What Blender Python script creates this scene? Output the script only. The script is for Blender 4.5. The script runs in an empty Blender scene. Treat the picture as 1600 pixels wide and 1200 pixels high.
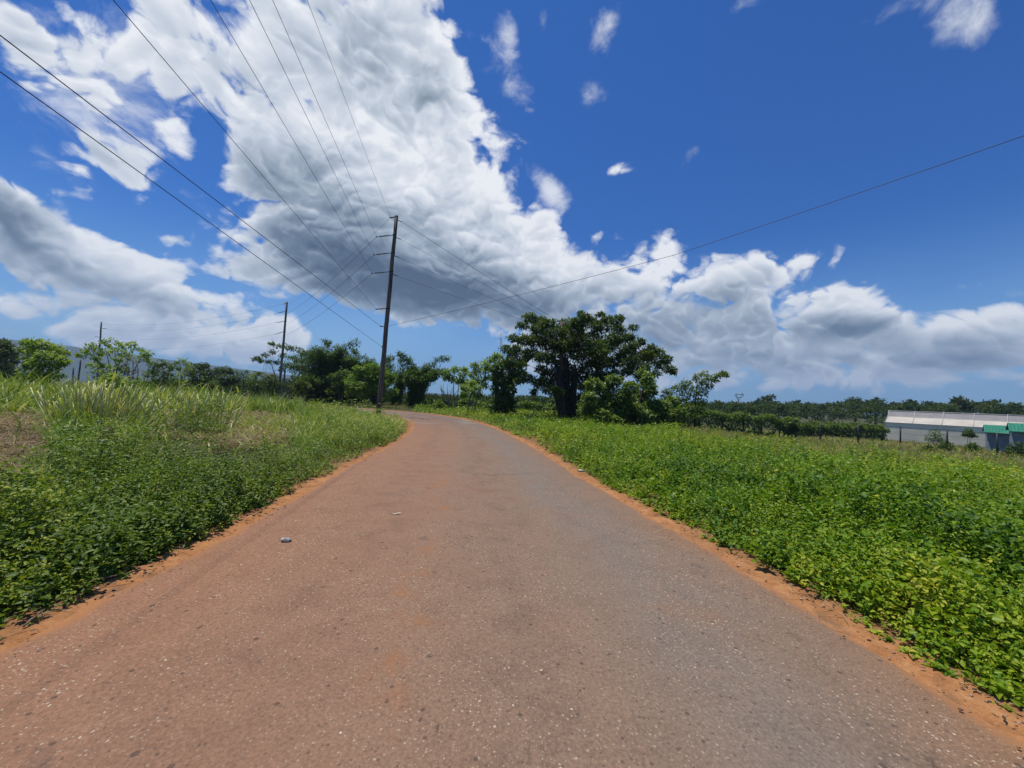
import bpy, math, random
import numpy as np

rng = np.random.default_rng(11)
random.seed(11)
scene = bpy.context.scene
COL = scene.collection

# ---------------------------------------------------------------- camera
FPX = 601.0                       # focal length for a 1600 px wide frame (13 mm equivalent phone lens)
EYE = np.array([0.0, 0.0, 1.5])
PITCH, ROLL = math.radians(2.2), math.radians(2.5)
FWD = np.array([0, math.cos(PITCH), math.sin(PITCH)])
R0 = np.array([1.0, 0, 0]); U0 = np.array([0, -math.sin(PITCH), math.cos(PITCH)])
RC = math.cos(ROLL) * R0 + math.sin(ROLL) * U0
UC = -math.sin(ROLL) * R0 + math.cos(ROLL) * U0

def ray(px, py):
    d = FWD * FPX + RC * (px - 800.0) - UC * (py - 600.0)
    return d / np.linalg.norm(d)

def P(px, py, D):
    """world point seen at a photo pixel, D metres in front of the camera"""
    d = ray(px, py)
    return EYE + d * (D / d[1])

def G0(px, py, z=0.0):
    d = ray(px, py)
    return EYE + d * ((z - EYE[2]) / d[2])

def Z(px, py, z):
    """point on the ray of a pixel at height z"""
    d = ray(px, py)
    return EYE + d * ((z - EYE[2]) / d[2])

def project(x, y, z):
    v = np.stack([x, y, z - EYE[2]], -1)
    f = np.maximum(v @ FWD, 1e-3)
    return 800 + FPX * (v @ RC) / f, 600 - FPX * (v @ UC) / f

cam_d = bpy.data.cameras.new("camera")
cam = bpy.data.objects.new("camera", cam_d); COL.objects.link(cam)
cam_d.sensor_width = 36.0; cam_d.sensor_fit = 'HORIZONTAL'
cam_d.lens = FPX / 1600.0 * 36.0
cam_d.clip_start = 0.05; cam_d.clip_end = 20000
from mathutils import Matrix, Vector
m = Matrix.Identity(4)
for i in range(3):
    m[i][0] = RC[i]; m[i][1] = UC[i]; m[i][2] = -FWD[i]; m[i][3] = EYE[i]
cam.matrix_world = m
scene.camera = cam
vs = scene.view_settings
vs.view_transform = 'Standard'; vs.look = 'None'; vs.exposure = 0.0; vs.gamma = 1.0
vs.use_curve_mapping = False

SUN_EL, SUN_AZ = 75.0, -64.0      # azimuth from the view direction, negative = to the left
SUN_DIR = np.array([math.sin(math.radians(SUN_AZ)) * math.cos(math.radians(SUN_EL)),
                    math.cos(math.radians(SUN_AZ)) * math.cos(math.radians(SUN_EL)),
                    math.sin(math.radians(SUN_EL))])
sl = bpy.data.lights.new("sun", 'SUN'); sl.energy = 4.3; sl.angle = math.radians(0.5); sl.color = (1.0, 0.955, 0.88)
so = bpy.data.objects.new("sun", sl); COL.objects.link(so)
so.rotation_euler = Vector(SUN_DIR).to_track_quat('Z', 'Y').to_euler()

# ---------------------------------------------------------------- node helpers
class NT:
    def __init__(self, nt):
        self.nt = nt; self.N = nt.nodes; self.L = nt.links
    def set(self, sock, v):
        if isinstance(v, bpy.types.NodeSocket): self.L.new(v, sock)
        elif v is not None:
            if hasattr(sock.default_value, '__len__') and not hasattr(v, '__len__'):
                v = (v,) * len(sock.default_value)
            if hasattr(sock.default_value, '__len__') and len(sock.default_value) == 4 and len(v) == 3:
                v = tuple(v) + (1.0,)
            sock.default_value = v
    def math(self, op, a, b=None, c=None, clamp=False):
        n = self.N.new('ShaderNodeMath'); n.operation = op; n.use_clamp = clamp
        self.set(n.inputs[0], a)
        if b is not None: self.set(n.inputs[1], b)
        if c is not None: self.set(n.inputs[2], c)
        return n.outputs[0]
    def vec(self, op, a, b=None, scale=None):
        n = self.N.new('ShaderNodeVectorMath'); n.operation = op
        self.set(n.inputs[0], a)
        if b is not None: self.set(n.inputs[1], b)
        if scale is not None: self.set(n.inputs['Scale'], scale)
        return n.outputs['Value'] if op in ('DOT_PRODUCT', 'LENGTH', 'DISTANCE') else n.outputs[0]
    def mix(self, f, a, b, blend='MIX'):
        n = self.N.new('ShaderNodeMix'); n.data_type = 'RGBA'; n.blend_type = blend
        self.set(n.inputs[0], f); self.set(n.inputs[6], a); self.set(n.inputs[7], b)
        return n.outputs[2]
    def rng(self, v, a, b, c=0.0, d=1.0, smooth=True):
        n = self.N.new('ShaderNodeMapRange'); n.interpolation_type = 'SMOOTHSTEP' if smooth else 'LINEAR'
        n.clamp = True
        self.set(n.inputs[0], v); self.set(n.inputs[1], a); self.set(n.inputs[2], b)
        self.set(n.inputs[3], c); self.set(n.inputs[4], d)
        return n.outputs[0]
    def noise(self, v, scale, detail=6, rough=0.55, dist=0.0, color=False, lac=2.0):
        n = self.N.new('ShaderNodeTexNoise'); n.noise_dimensions = '3D'
        if v is not None: self.L.new(v, n.inputs['Vector'])
        n.inputs['Scale'].default_value = scale; n.inputs['Detail'].default_value = detail
        n.inputs['Roughness'].default_value = rough; n.inputs['Distortion'].default_value = dist
        n.inputs['Lacunarity'].default_value = lac
        return n.outputs['Color' if color else 'Fac']
    def voro(self, v, scale, feature='F1', out='Distance', rand=1.0):
        n = self.N.new('ShaderNodeTexVoronoi'); n.feature = feature
        self.L.new(v, n.inputs['Vector']); n.inputs['Scale'].default_value = scale
        n.inputs['Randomness'].default_value = rand
        return n.outputs[out]
    def ramp(self, f, stops, interp='LINEAR'):
        n = self.N.new('ShaderNodeValToRGB'); n.color_ramp.interpolation = interp
        e = n.color_ramp.elements
        while len(e) < len(stops): e.new(0.5)
        for el, (p, c) in zip(e, stops):
            el.position = p; el.color = tuple(c) + (1.0,)
        self.set(n.inputs[0], f)
        return n.outputs[0]
    def attr(self, name, out='Fac'):
        n = self.N.new('ShaderNodeAttribute'); n.attribute_name = name
        return n.outputs[out]
    def geo(self, out='Position'):
        return self.N.new('ShaderNodeNewGeometry').outputs[out]
    def obj(self):
        return self.N.new('ShaderNodeTexCoord').outputs['Object']
# ---------------------------------------------------------------- sky with cumulus (world)
world = bpy.data.worlds.new("World"); scene.world = world; world.use_nodes = True
world.cycles.sampling_method = 'NONE'
W = NT(world.node_tree); W.N.clear()
out = W.N.new('ShaderNodeOutputWorld'); bg = W.N.new('ShaderNodeBackground')
W.L.new(bg.outputs[0], out.inputs[0]); bg.inputs['Strength'].default_value = 0.1
sky = W.N.new('ShaderNodeTexSky'); sky.sky_type = 'NISHITA'; sky.sun_disc = False
sky.sun_elevation = math.radians(SUN_EL); sky.sun_rotation = math.radians(SUN_AZ)
sky.air_density = 1.0; sky.dust_density = 0.3; sky.ozone_density = 3.0
tc = W.N.new('ShaderNodeTexCoord').outputs['Generated']
dirv = W.vec('NORMALIZE', tc)
sep = W.N.new('ShaderNodeSeparateXYZ'); W.L.new(dirv, sep.inputs[0])
dz = W.math('MAXIMUM', sep.outputs[2], 0.0)
q = W.vec('MULTIPLY', dirv, (2.2, 2.2, 2.9))
warp = W.vec('SUBTRACT', W.noise(q, 2.2, 4, 0.55, color=True), (0.5, 0.5, 0.5))
qw = W.vec('ADD', q, W.vec('SCALE', warp, scale=0.30))
def ridged(v, scale, det, rough):
    n = W.N.new('ShaderNodeTexNoise'); n.noise_dimensions = '3D'; n.noise_type = 'RIDGED_MULTIFRACTAL'; n.normalize = True
    W.L.new(v, n.inputs['Vector']); n.inputs['Scale'].default_value = scale
    n.inputs['Detail'].default_value = det; n.inputs['Roughness'].default_value = rough
    n.inputs['Offset'].default_value = 0.9; n.inputs['Gain'].default_value = 1.2
    return n.outputs['Fac']
SL = np.array([SUN_DIR[0], SUN_DIR[1] * 0.3, SUN_DIR[2] * 1.5]) * 0.06
n1 = W.noise(qw, 2.3, 12, 0.60)
n2 = W.noise(W.vec('ADD', qw, tuple(SL)), 2.3, 6, 0.54)
b1 = ridged(qw, 3.6, 3, 0.5)
b3 = ridged(qw, 9.5, 3, 0.5)
b2 = ridged(W.vec('ADD', qw, tuple(SL * 0.7)), 3.6, 3, 0.5)
b4 = ridged(W.vec('ADD', qw, tuple(SL * 0.35)), 9.5, 2, 0.5)
nb = W.noise(qw, 10.0, 8, 0.66)
nlow = W.noise(q, 1.1, 3, 0.5)

def blobsum(blobs, start=0.0):
    acc = start
    for (px, py, rx, ry, rot, amp) in blobs:
        c = ray(px, py)
        k = np.dot(c, FWD)                       # pixels to radians at this direction
        ex = ray(px + 2, py) - ray(px - 2, py); ey = ray(px, py - 2) - ray(px, py + 2)
        ca, sa = math.cos(math.radians(rot)), math.sin(math.radians(rot))
        ux = ex * ca + ey * sa; uy = -ex * sa + ey * ca
        A = ux / np.linalg.norm(ux); B = uy / np.linalg.norm(uy)
        A = A / (rx * np.linalg.norm(ux) / 4); B = B / (ry * np.linalg.norm(uy) / 4)
        # subtract the centre so that the distance is measured from it
        a0, b0 = float(np.dot(c, A)), float(np.dot(c, B))
        a = W.math('SUBTRACT', W.vec('DOT_PRODUCT', dirv, tuple(A)), a0)
        b = W.math('SUBTRACT', W.vec('DOT_PRODUCT', dirv, tuple(B)), b0)
        r2 = W.math('MULTIPLY_ADD', b, b, W.math('MULTIPLY', a, a))
        acc = W.math('MULTIPLY_ADD', W.math('POWER', 0.42, r2), amp, acc)
    return acc

CL = [(470, 60, 230, 120, 0, .75), (640, 90, 120, 120, 0, .75), (450, 230, 150, 110, 0, .7), (600, 270, 170, 120, 0, .6),
      (720, 320, 130, 90, -20, .6), (560, 400, 180, 75, 0, .8), (640, 430, 130, 40, 0, .35), (740, 420, 140, 85, 0, .6), (450, 400, 90, 60, 0, .55),
      (640, 480, 140, 35, 0, .45), (830, 420, 80, 75, 0, .5), (930, 460, 100, 65, 0, .6), (1035, 395, 42, 34, 0, .75),
      (1110, 455, 120, 55, 0, .75), (1225, 425, 80, 34, 15, .6), (1000, 540, 180, 60, 0, .7), (1200, 540, 190, 50, 0, .7),
      (1330, 492, 80, 40, 0, .75), (1400, 560, 190, 50, 0, .7), (1550, 500, 75, 34, 0, .75), (1570, 560, 130, 50, 0, .6),
      (860, 545, 90, 45, 0, .5), (1300, 596, 320, 18, 0, .30), (660, 200, 110, 90, 0, .45),
      (40, 60, 110, 60, -25, .5), (150, 120, 110, 70, 10, .48), (260, 50, 110, 80, 0, .42), (195, 262, 70, 42, -15, .75),
      (110, 215, 90, 45, -20, .4), (60, 130, 90, 60, 0, .3),
      (30, 330, 90, 60, -10, .75), (70, 400, 150, 55, -15, .75), (210, 440, 130, 55, -18, .75), (280, 478, 70, 34, -20, .6),
      (90, 490, 170, 30, -5, .55), (400, 530, 90, 38, 0, .75), (200, 525, 150, 22, 0, .5), (330, 548, 120, 26, 0, .55),
      (450, 515, 60, 34, -10, .7), (300, 330, 30, 40, 20, .22), (385, 425, 50, 22, 0, .3), (255, 205, 50, 60, 0, .2),
      (960, 268, 36, 12, 3, .46), 
      
      (1508, 447, 32, 9, 0, .46), (235, 343, 40, 16, -15, .48), (920, 366, 26, 16, 0, .48),
      (270, 375, 40, 12, -15, .5),
      (630, 130, 26, 46, -15, -.75), (590, 212, 28, 20, 20, -.6), (215, 185, 44, 34, 50, -.55), (150, 5, 40, 22, 0, -.5),
      (265, 320, 60, 70, -35, -.55), (500, 500, 70, 26, -20, -.55), (690, 550, 90, 26, 0, -.6), (300, 140, 26, 36, -30, -.35),
      (0, 230, 60, 40, -20, -.45), (330, 410, 50, 50, 0, -.35), (1250, 478, 36, 26, 30, -.45), (1440, 512, 46, 16, 0, -.40), (1400, 470, 60, 24, 0, -.3), (1150, 380, 60, 26, 0, -.3), (95, 175, 46, 34, -30, -.5), (20, 160, 50, 40, 0, -.35), (225, 130, 30, 40, -40, -.35), (330, 200, 26, 40, -30, -.35), (40, 5, 40, 20, 0, -.3), (960, 400, 30, 20, 0, -.4), (780, 150, 60, 90, 0, -.4), (890, 320, 60, 40, -45, -.35)]
DK = [(620, 440, 170, 54, -4, .62), (470, 330, 130, 80, -30, .26), (700, 470, 130, 42, 0, .26), (15, 345, 75, 60, 0, .50),
      (60, 440, 120, 40, 0, .22), (970, 525, 130, 45, 0, .36), (840, 480, 80, 40, 0, .25), (1130, 485, 100, 34, 0, .30), (1250, 575, 360, 20, 0, .14),
      (600, 110, 130, 90, 0, .12), (1320, 510, 80, 20, 0, .34), (1540, 545, 90, 24, 0, .26), (370, 250, 60, 60, 0, .12),
      (230, 470, 110, 24, -15, .26), (1150, 560, 200, 30, 0, .15), (540, 290, 90, 60, 0, .12)]
LT = [(1035, 385, 50, 40, 0, .35), (560, 190, 130, 60, -20, .12), (770, 240, 60, 70, 0, .26), (640, 260, 100, 50, 0, .20),
      (850, 400, 70, 60, -30, .28), (1110, 410, 110, 26, 0, .20), (200, 420, 160, 30, -20, .26), (400, 520, 80, 26, 0, .2),
      (1330, 475, 80, 22, 0, .26), (1545, 485, 80, 22, 0, .3), (340, 300, 60, 60, 0, .15), (740, 60, 50, 120, 0, .12)]
mask = blobsum(CL)
# density: blob field eroded by the noise, rounded billows at the rims
nd = W.math('MULTIPLY_ADD', W.math('SUBTRACT', n1, 0.5), 1.7, W.math('MULTIPLY', W.math('SUBTRACT', nb, 0.5), 0.75))
nd = W.math('MULTIPLY_ADD', W.math('SUBTRACT', 0.5, b1), 0.55, nd)
nd = W.math('MULTIPLY_ADD', W.math('SUBTRACT', 0.5, b3), 0.24, nd)
field = W.math('SUBTRACT', W.math('ADD', mask, nd), W.rng(mask, 0.02, 0.22, 0.35, 0.0))
dens = W.rng(field, 0.34, W.math('MULTIPLY_ADD', nlow, 0.45, 0.55))
WS = [(945, 38, 24, 44, -15, .7), (925, 150, 30, 36, -20, .75), (1082, 237, 30, 12, 40, .75), (1500, 35, 62, 52, 40, .95), (1430, -5, 90, 24, 0, .8), (1155, 12, 46, 24, 0, .7),
      (798, 45, 18, 46, 10, .6), (815, 145, 40, 28, -40, .7), (850, 285, 50, 18, -45, .6), (848, 35, 12, 40, 0, .75), (770, 90, 30, 70, 0, .45), (1265, 410, 60, 22, 20, .6), (870, 300, 30, 40, -30, .6),
      (150, 500, 240, 30, 4, .55), (330, 585, 300, 24, 3, .5), (1400, 600, 300, 16, 0, .6), (1590, 460, 40, 20, 0, .6), (120, 120, 160, 110, -20, .7), (60, 250, 80, 40, 0, .5), (230, 90, 120, 80, -30, .5), (400, 350, 60, 50, 0, .4)]
wf = W.math('ADD', blobsum(WS), W.math('MULTIPLY_ADD', W.math('SUBTRACT', n1, 0.5), 1.9, W.math('MULTIPLY', W.math('SUBTRACT', nb, 0.5), 1.1)))
dens = W.math('MAXIMUM', dens, W.math('MULTIPLY', W.rng(wf, 0.42, 1.25), 0.80))
core = W.rng(field, 0.45, 1.35)
# light: relief towards the sun, darker thick bases, brighter rims
relief = W.math('MULTIPLY_ADD', W.math('SUBTRACT', n1, n2), 0.8, W.math('MULTIPLY', W.math('SUBTRACT', b2, b1), 0.24))
relief = W.math('MULTIPLY_ADD', W.math('SUBTRACT', b4, b3), 0.17, relief)
fine = W.math('MULTIPLY', W.math('SUBTRACT', nb, 0.5), 0.16)
base = W.math('SUBTRACT', blobsum(LT, 0.96), blobsum(DK))
lum = W.math('ADD', W.math('ADD', base, relief), fine)
lum = W.math('SUBTRACT', lum, W.math('MULTIPLY', core, 0.27))
ccol = W.ramp(W.math('ADD', lum, 0.0, clamp=True), [(0.0, (0.055, 0.080, 0.115)), (0.25, (0.14, 0.185, 0.24)), (0.5, (0.34, 0.40, 0.47)),
               (0.75, (0.64, 0.69, 0.76)), (1.0, (0.93, 0.945, 0.965))])
ccol10 = W.vec('SCALE', ccol, scale=10.0)
# clear sky: deepened blue
hs = W.N.new('ShaderNodeHueSaturation'); W.L.new(sky.outputs[0], hs.inputs['Color'])
hs.inputs['Saturation'].default_value = 1.15; hs.inputs['Value'].default_value = 1.0
blue = W.vec('MULTIPLY', hs.outputs[0], (0.10, 0.53, 1.04))
# thin bright veil low over the horizon
veil = W.math('MULTIPLY', W.rng(dz, 0.0, 0.38, 1.0, 0.0), W.rng(nlow, 0.3, 0.7, 0.5, 0.85))
blue = W.mix(veil, blue, (3.3, 5.9, 8.4))
final = W.mix(W.math('MULTIPLY', dens, 0.97), blue, ccol10)
W.L.new(final, bg.inputs['Color'])
# ---------------------------------------------------------------- mesh helpers
def link(o): COL.objects.link(o); return o

def tag(o, label=None, cat=None, group=None, kind=None):
    if label: o["label"] = label
    if cat: o["category"] = cat
    if group: o["group"] = group
    if kind: o["kind"] = kind
    return o

def mesh_np(name, V, loops, sizes, mat, parent=None, tint=None, smooth=False, uv=None):
    """mesh straight from arrays: vertices, flat loop indices, face sizes"""
    me = bpy.data.meshes.new(name)
    V = np.asarray(V, np.float32); loops = np.asarray(loops, np.int32).ravel(); sizes = np.asarray(sizes, np.int32)
    me.vertices.add(len(V)); me.vertices.foreach_set("co", V.ravel())
    me.loops.add(len(loops)); me.loops.foreach_set("vertex_index", loops)
    me.polygons.add(len(sizes))
    st = np.zeros(len(sizes), np.int32); st[1:] = np.cumsum(sizes)[:-1]
    me.polygons.foreach_set("loop_start", st)
    if smooth: me.polygons.foreach_set("use_smooth", np.ones(len(sizes), bool))
    if tint is not None:
        a = me.attributes.new("tint", 'FLOAT', 'POINT'); a.data.foreach_set("value", np.asarray(tint, np.float32))
    if uv is not None:
        l = me.uv_layers.new(name="UVMap"); l.data.foreach_set("uv", np.asarray(uv, np.float32)[loops].ravel())
    me.materials.append(mat); me.update(calc_edges=True); me.validate()
    o = bpy.data.objects.new(name, me); link(o)
    if parent is not None: o.parent = parent
    return o

class MB:
    """collects shapes into one mesh"""
    def __init__(self): self.V = []; self.L = []; self.S = []; self.T = []; self.n = 0
    def add(self, V, faces, tint=0.5):
        V = np.asarray(V, float); self.V.append(V)
        for f in faces:
            self.L.extend([i + self.n for i in f]); self.S.append(len(f))
        self.T.append(np.full(len(V), tint)); self.n += len(V)
    def box(self, c, s, rot=0.0, tint=0.5):
        x, y, z = np.array(s) / 2.0
        v = np.array([[-x, -y, -z], [x, -y, -z], [x, y, -z], [-x, y, -z], [-x, -y, z], [x, -y, z], [x, y, z], [-x, y, z]])
        ca, sa = math.cos(rot), math.sin(rot)
        v = v @ np.array([[ca, sa, 0], [-sa, ca, 0], [0, 0, 1]]) + np.array(c)
        self.add(v, [(0, 3, 2, 1), (4, 5, 6, 7), (0, 1, 5, 4), (1, 2, 6, 5), (2, 3, 7, 6), (3, 0, 4, 7)], tint)
    def tube(self, pts, radii, seg=7, cap=True, tint=0.5):
        pts = np.asarray(pts, float); k = len(pts)
        radii = np.full(k, radii) if np.isscalar(radii) else np.asarray(radii, float)
        t = np.gradient(pts, axis=0); t /= np.linalg.norm(t, axis=1)[:, None] + 1e-9
        ref = np.array([0, 0, 1.0]) if abs(t[0][2]) < 0.9 else np.array([1.0, 0, 0])
        V = []
        for i in range(k):
            a = np.cross(t[i], ref); a /= np.linalg.norm(a) + 1e-9
            b = np.cross(t[i], a); ref = -np.cross(t[i], a) if False else ref
            ang = np.arange(seg) * 2 * math.pi / seg
            V.append(pts[i] + radii[i] * (np.cos(ang)[:, None] * a + np.sin(ang)[:, None] * b))
        F = []
        for i in range(k - 1):
            for j in range(seg):
                F.append((i * seg + j, i * seg + (j + 1) % seg, (i + 1) * seg + (j + 1) % seg, (i + 1) * seg + j))
        if cap:
            F.append(tuple(range(seg - 1, -1, -1))); F.append(tuple((k - 1) * seg + j for j in range(seg)))
        self.add(np.concatenate(V), F, tint)
    def ball(self, c, r, seg=10, rings=6, squash=(1, 1, 1), jitter=0.0, tint=0.5):
        V = [(0, 0, -1)]
        for i in range(1, rings):
            th = -math.pi / 2 + math.pi * i / rings
            for j in range(seg):
                V.append((math.cos(th) * math.cos(2 * math.pi * j / seg), math.cos(th) * math.sin(2 * math.pi * j / seg), math.sin(th)))
        V.append((0, 0, 1)); V = np.array(V, float)
        if jitter: V *= (1 + rng.uniform(-jitter, jitter, (len(V), 1)))
        V = V * np.array(squash) * r + np.array(c)
        F = [(0, 1 + (j + 1) % seg, 1 + j) for j in range(seg)]
        for i in range(rings - 2):
            for j in range(seg):
                a = 1 + i * seg + j; b = 1 + i * seg + (j + 1) % seg
                F.append((a, b, b + seg, a + seg))
        top = len(V) - 1; o0 = 1 + (rings - 2) * seg
        F += [(o0 + j, o0 + (j + 1) % seg, top) for j in range(seg)]
        self.add(V, F, tint)
    def build(self, name, mat, parent=None, smooth=False):
        return mesh_np(name, np.concatenate(self.V), self.L, self.S, mat, parent, np.concatenate(self.T), smooth)

def empty(name, loc):
    o = bpy.data.objects.new(name, None); o.location = tuple(loc); o.empty_display_size = 0.3
    link(o); return o

def rel(o, parent):
    """parent an object built in world coordinates to an unrotated empty"""
    o.parent = parent; o.matrix_parent_inverse = Matrix.Translation(-Vector(parent.location)); return o

# smooth value noise, vectorised
def _h(i, j, s):
    v = np.sin(i * 127.1 + j * 311.7 + s * 74.7) * 43758.5453
    return v - np.floor(v)
def vnoise(x, y, scale=1.0, seed=0.0, octaves=1):
    tot = 0.0; amp = 1.0; norm = 0.0
    for o in range(octaves):
        X = np.asarray(x) / scale * 2 ** o; Y = np.asarray(y) / scale * 2 ** o
        i = np.floor(X); j = np.floor(Y); u = X - i; v = Y - j
        u = u * u * (3 - 2 * u); v = v * v * (3 - 2 * v); s = seed + o * 17
        tot = tot + amp * ((_h(i, j, s) * (1 - u) + _h(i + 1, j, s) * u) * (1 - v) + (_h(i, j + 1, s) * (1 - u) + _h(i + 1, j + 1, s) * u) * v)
        norm += amp; amp *= 0.5
    return tot / norm
def sm(x, a, b):
    t = np.clip((np.asarray(x, float) - a) / (b - a), 0, 1); return t * t * (3 - 2 * t)

def unit(v): return v / (np.linalg.norm(v, axis=-1, keepdims=True) + 1e-9)

def leaf_arrays(pos, axis, nrm, ln, wd, kind='ovate', fold=0.25):
    """pos (N,3) leaf base, axis (N,3) towards the tip, nrm (N,3) upper side"""
    N = len(pos)
    axis = unit(axis); side = unit(np.cross(axis, nrm)); up = np.cross(side, axis)
    ln = np.broadcast_to(ln, (N,))[:, None]; wd = np.broadcast_to(wd, (N,))[:, None]
    lift = up * wd * fold
    if kind == 'rhomb':
        V = np.stack([pos, pos + axis * ln * .45 + side * wd * .5 + lift * .3, pos + axis * ln - up * ln * .12,
                      pos + axis * ln * .45 - side * wd * .5 + lift * .3], 1)
        f = np.array([[0, 1, 2, 3]])
    else:
        V = np.stack([pos, pos + axis * ln * .18 + side * wd * .38 + lift, pos + axis * ln * .5 + side * wd * .5 + lift,
                      pos + axis * ln - up * ln * .15,
                      pos + axis * ln * .5 - side * wd * .5 + lift, pos + axis * ln * .18 - side * wd * .38 + lift], 1)
        f = np.array([[0, 1, 2, 3], [0, 3, 4, 5]])
    k = V.shape[1]
    L = (np.arange(N)[:, None, None] * k + f[None]).reshape(-1)
    return V.reshape(-1, 3), L, np.full(N * len(f), 4), k

def blade_arrays(pos, lean, ln, wd, droop, K=3):
    """grass blades: pos (N,3), lean (N,2) horizontal direction, droop 0..1"""
    N = len(pos); d = np.concatenate([unit(lean), np.zeros((N, 1))], 1)
    side = np.stack([-d[:, 1], d[:, 0], np.zeros(N)], 1)
    ang = rng.uniform(0, math.pi, N)[:, None]
    side = side * np.cos(ang) + d * np.sin(ang) * .8
    ln = np.broadcast_to(ln, (N,))[:, None]; wd = np.broadcast_to(wd, (N,))[:, None]; droop = np.broadcast_to(droop, (N,))[:, None]
    rows = []
    for i in range(K + 1):
        t = i / K
        h = ln * (t * (1 - .25 * droop) - .45 * droop * t ** 3)
        r = ln * (.15 * t + .75 * droop * t ** 2)
        c = pos + d * r + np.array([0, 0, 1.0]) * h
        w = wd * (1 - t ** 1.6) * .5 + wd * .02
        rows += [c - side * w, c + side * w]
    V = np.stack(rows, 1)
    f = np.array([[2 * i, 2 * i + 1, 2 * i + 3, 2 * i + 2] for i in range(K)]); k = V.shape[1]
    L = (np.arange(N)[:, None, None] * k + f[None]).reshape(-1)
    return V.reshape(-1, 3), L, np.full(N * K, 4), k

class Leaves:
    def __init__(self): self.V = []; self.L = []; self.S = []; self.T = []; self.n = 0
    def put(self, arr, tint):
        V, L, S, k = arr
        self.V.append(V); self.L.append(L + self.n); self.S.append(S); self.n += len(V)
        self.T.append(np.repeat(np.broadcast_to(tint, (len(V) // k,)), k))
    def build(self, name, mat, parent=None):
        return mesh_np(name, np.concatenate(self.V), np.concatenate(self.L), np.concatenate(self.S), mat, parent, np.concatenate(self.T))

def rand_dirs(N, up=0.0):
    v = unit(rng.normal(size=(N, 3))); v[:, 2] += up; return unit(v)

# ---------------------------------------------------------------- materials
def new_mat(name):
    mt = bpy.data.materials.new(name); mt.use_nodes = True
    T = NT(mt.node_tree); T.N.clear()
    o = T.N.new('ShaderNodeOutputMaterial'); b = T.N.new('ShaderNodeBsdfPrincipled'); T.L.new(b.outputs[0], o.inputs[0])
    return mt, T, b, o

def leaf_mat(name, stops, rough=0.45, spec=0.35, trans=0.35, patch=0.0, patch_col=(.1, .1, .03), patch_scale=0.5, tcol=1.5, gain=(1, 1, 1)):
    """stops: ramp over the per-leaf tint; patch: share of ground-fixed colour drift"""
    mt, T, b, o = new_mat(name)
    c = T.ramp(T.attr("tint"), [(p, (k[0] * gain[0], k[1] * gain[1], k[2] * gain[2])) for p, k in stops])
    if patch:
        n = T.noise(T.geo(), patch_scale, 4, .6)
        c = T.mix(T.math('MULTIPLY', T.rng(n, .45, .7), patch), c, patch_col)
    T.set(b.inputs['Base Color'], c); b.inputs['Roughness'].default_value = rough
    b.inputs['Specular IOR Level'].default_value = spec
    tr = T.N.new('ShaderNodeBsdfTranslucent')
    T.L.new(T.vec('MULTIPLY', c, (tcol * 1.05, tcol * 1.15, tcol * .45)), tr.inputs[0])
    mx = T.N.new('ShaderNodeMixShader'); mx.inputs[0].default_value = trans
    T.L.new(b.outputs[0], mx.inputs[1]); T.L.new(tr.outputs[0], mx.inputs[2]); T.L.new(mx.outputs[0], o.inputs[0])
    return mt

def flat_mat(name, col, rough=0.7, var=0.25, scale=8.0, metal=0.0, spec=0.3, bump=0.0, stretch=(1, 1, 1), col2=None):
    mt, T, b, o = new_mat(name)
    v = T.vec('MULTIPLY', T.geo(), stretch)
    n = T.noise(v, scale, 6, .6)
    c2 = col2 or tuple(x * (1 - var * 1.4) for x in col)
    c = T.mix(T.rng(n, .3, .7), tuple(min(1, x * (1 + var * .4)) for x in col), c2)
    T.set(b.inputs['Base Color'], c); b.inputs['Roughness'].default_value = rough; b.inputs['Metallic'].default_value = metal
    b.inputs['Specular IOR Level'].default_value = spec
    if bump:
        bp = T.N.new('ShaderNodeBump'); bp.inputs['Strength'].default_value = bump; bp.inputs['Distance'].default_value = .02
        T.L.new(n, bp.inputs['Height']); T.L.new(bp.outputs[0], b.inputs['Normal'])
    return mt

M = {}
M['bark'] = flat_mat("bark", (.085, .065, .05), .9, .5, 6, bump=.6, stretch=(1, 1, .25))
M['pale_bark'] = flat_mat("pale_bark", (.22, .19, .15), .9, .4, 8, bump=.4, stretch=(1, 1, .4))
M['pole_wood'] = flat_mat("pole_wood", (.19, .14, .105), .85, .55, 14, bump=.5, stretch=(1, 1, .06), col2=(.045, .034, .028))
M['old_pole_wood'] = flat_mat("old_pole_wood", (.19, .165, .145), .9, .4, 9, bump=.4, stretch=(1, 1, .06))
M['steel'] = flat_mat("galvanised_steel", (.30, .31, .32), .5, .2, 20, metal=.6)
M['dark_steel'] = flat_mat("dark_steel", (.05, .05, .055), .5, .3, 20, metal=.3)
M['cable'] = flat_mat("cable", (.06, .06, .065), .55, .2, 20)
M['porcelain'] = flat_mat("insulator_polymer", (.10, .10, .11), .35, .2, 20)
# ---------------------------------------------------------------- road edges (from the picture onto flat ground)
def smooth_line(pts, step=0.5, it=3):
    p = np.asarray(pts, float)
    d = np.r_[0, np.cumsum(np.linalg.norm(np.diff(p, axis=0), axis=1))]
    s = np.arange(0, d[-1], step); q = np.stack([np.interp(s, d, p[:, 0]), np.interp(s, d, p[:, 1])], 1)
    q = np.vstack([q, p[-1:]])
    for _ in range(it * 4):
        q[1:-1] = .25 * q[:-2] + .5 * q[1:-1] + .25 * q[2:]
    return q
Lpx = [(50, 995), (125, 957), (185, 930), (237, 900), (300, 870), (350, 840), (400, 812), (460, 776), (540, 729), (585, 708), (619, 692), (637, 679), (647, 667), (646, 660)]
Rpx = [(1537, 1103), (1444, 1050), (1350, 994), (1256, 937), (1178, 894), (1100, 856), (1000, 797), (900, 740), (866, 717), (832, 697), (787, 674), (754, 661.5), (720, 653.5), (666, 646.3)]
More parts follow.
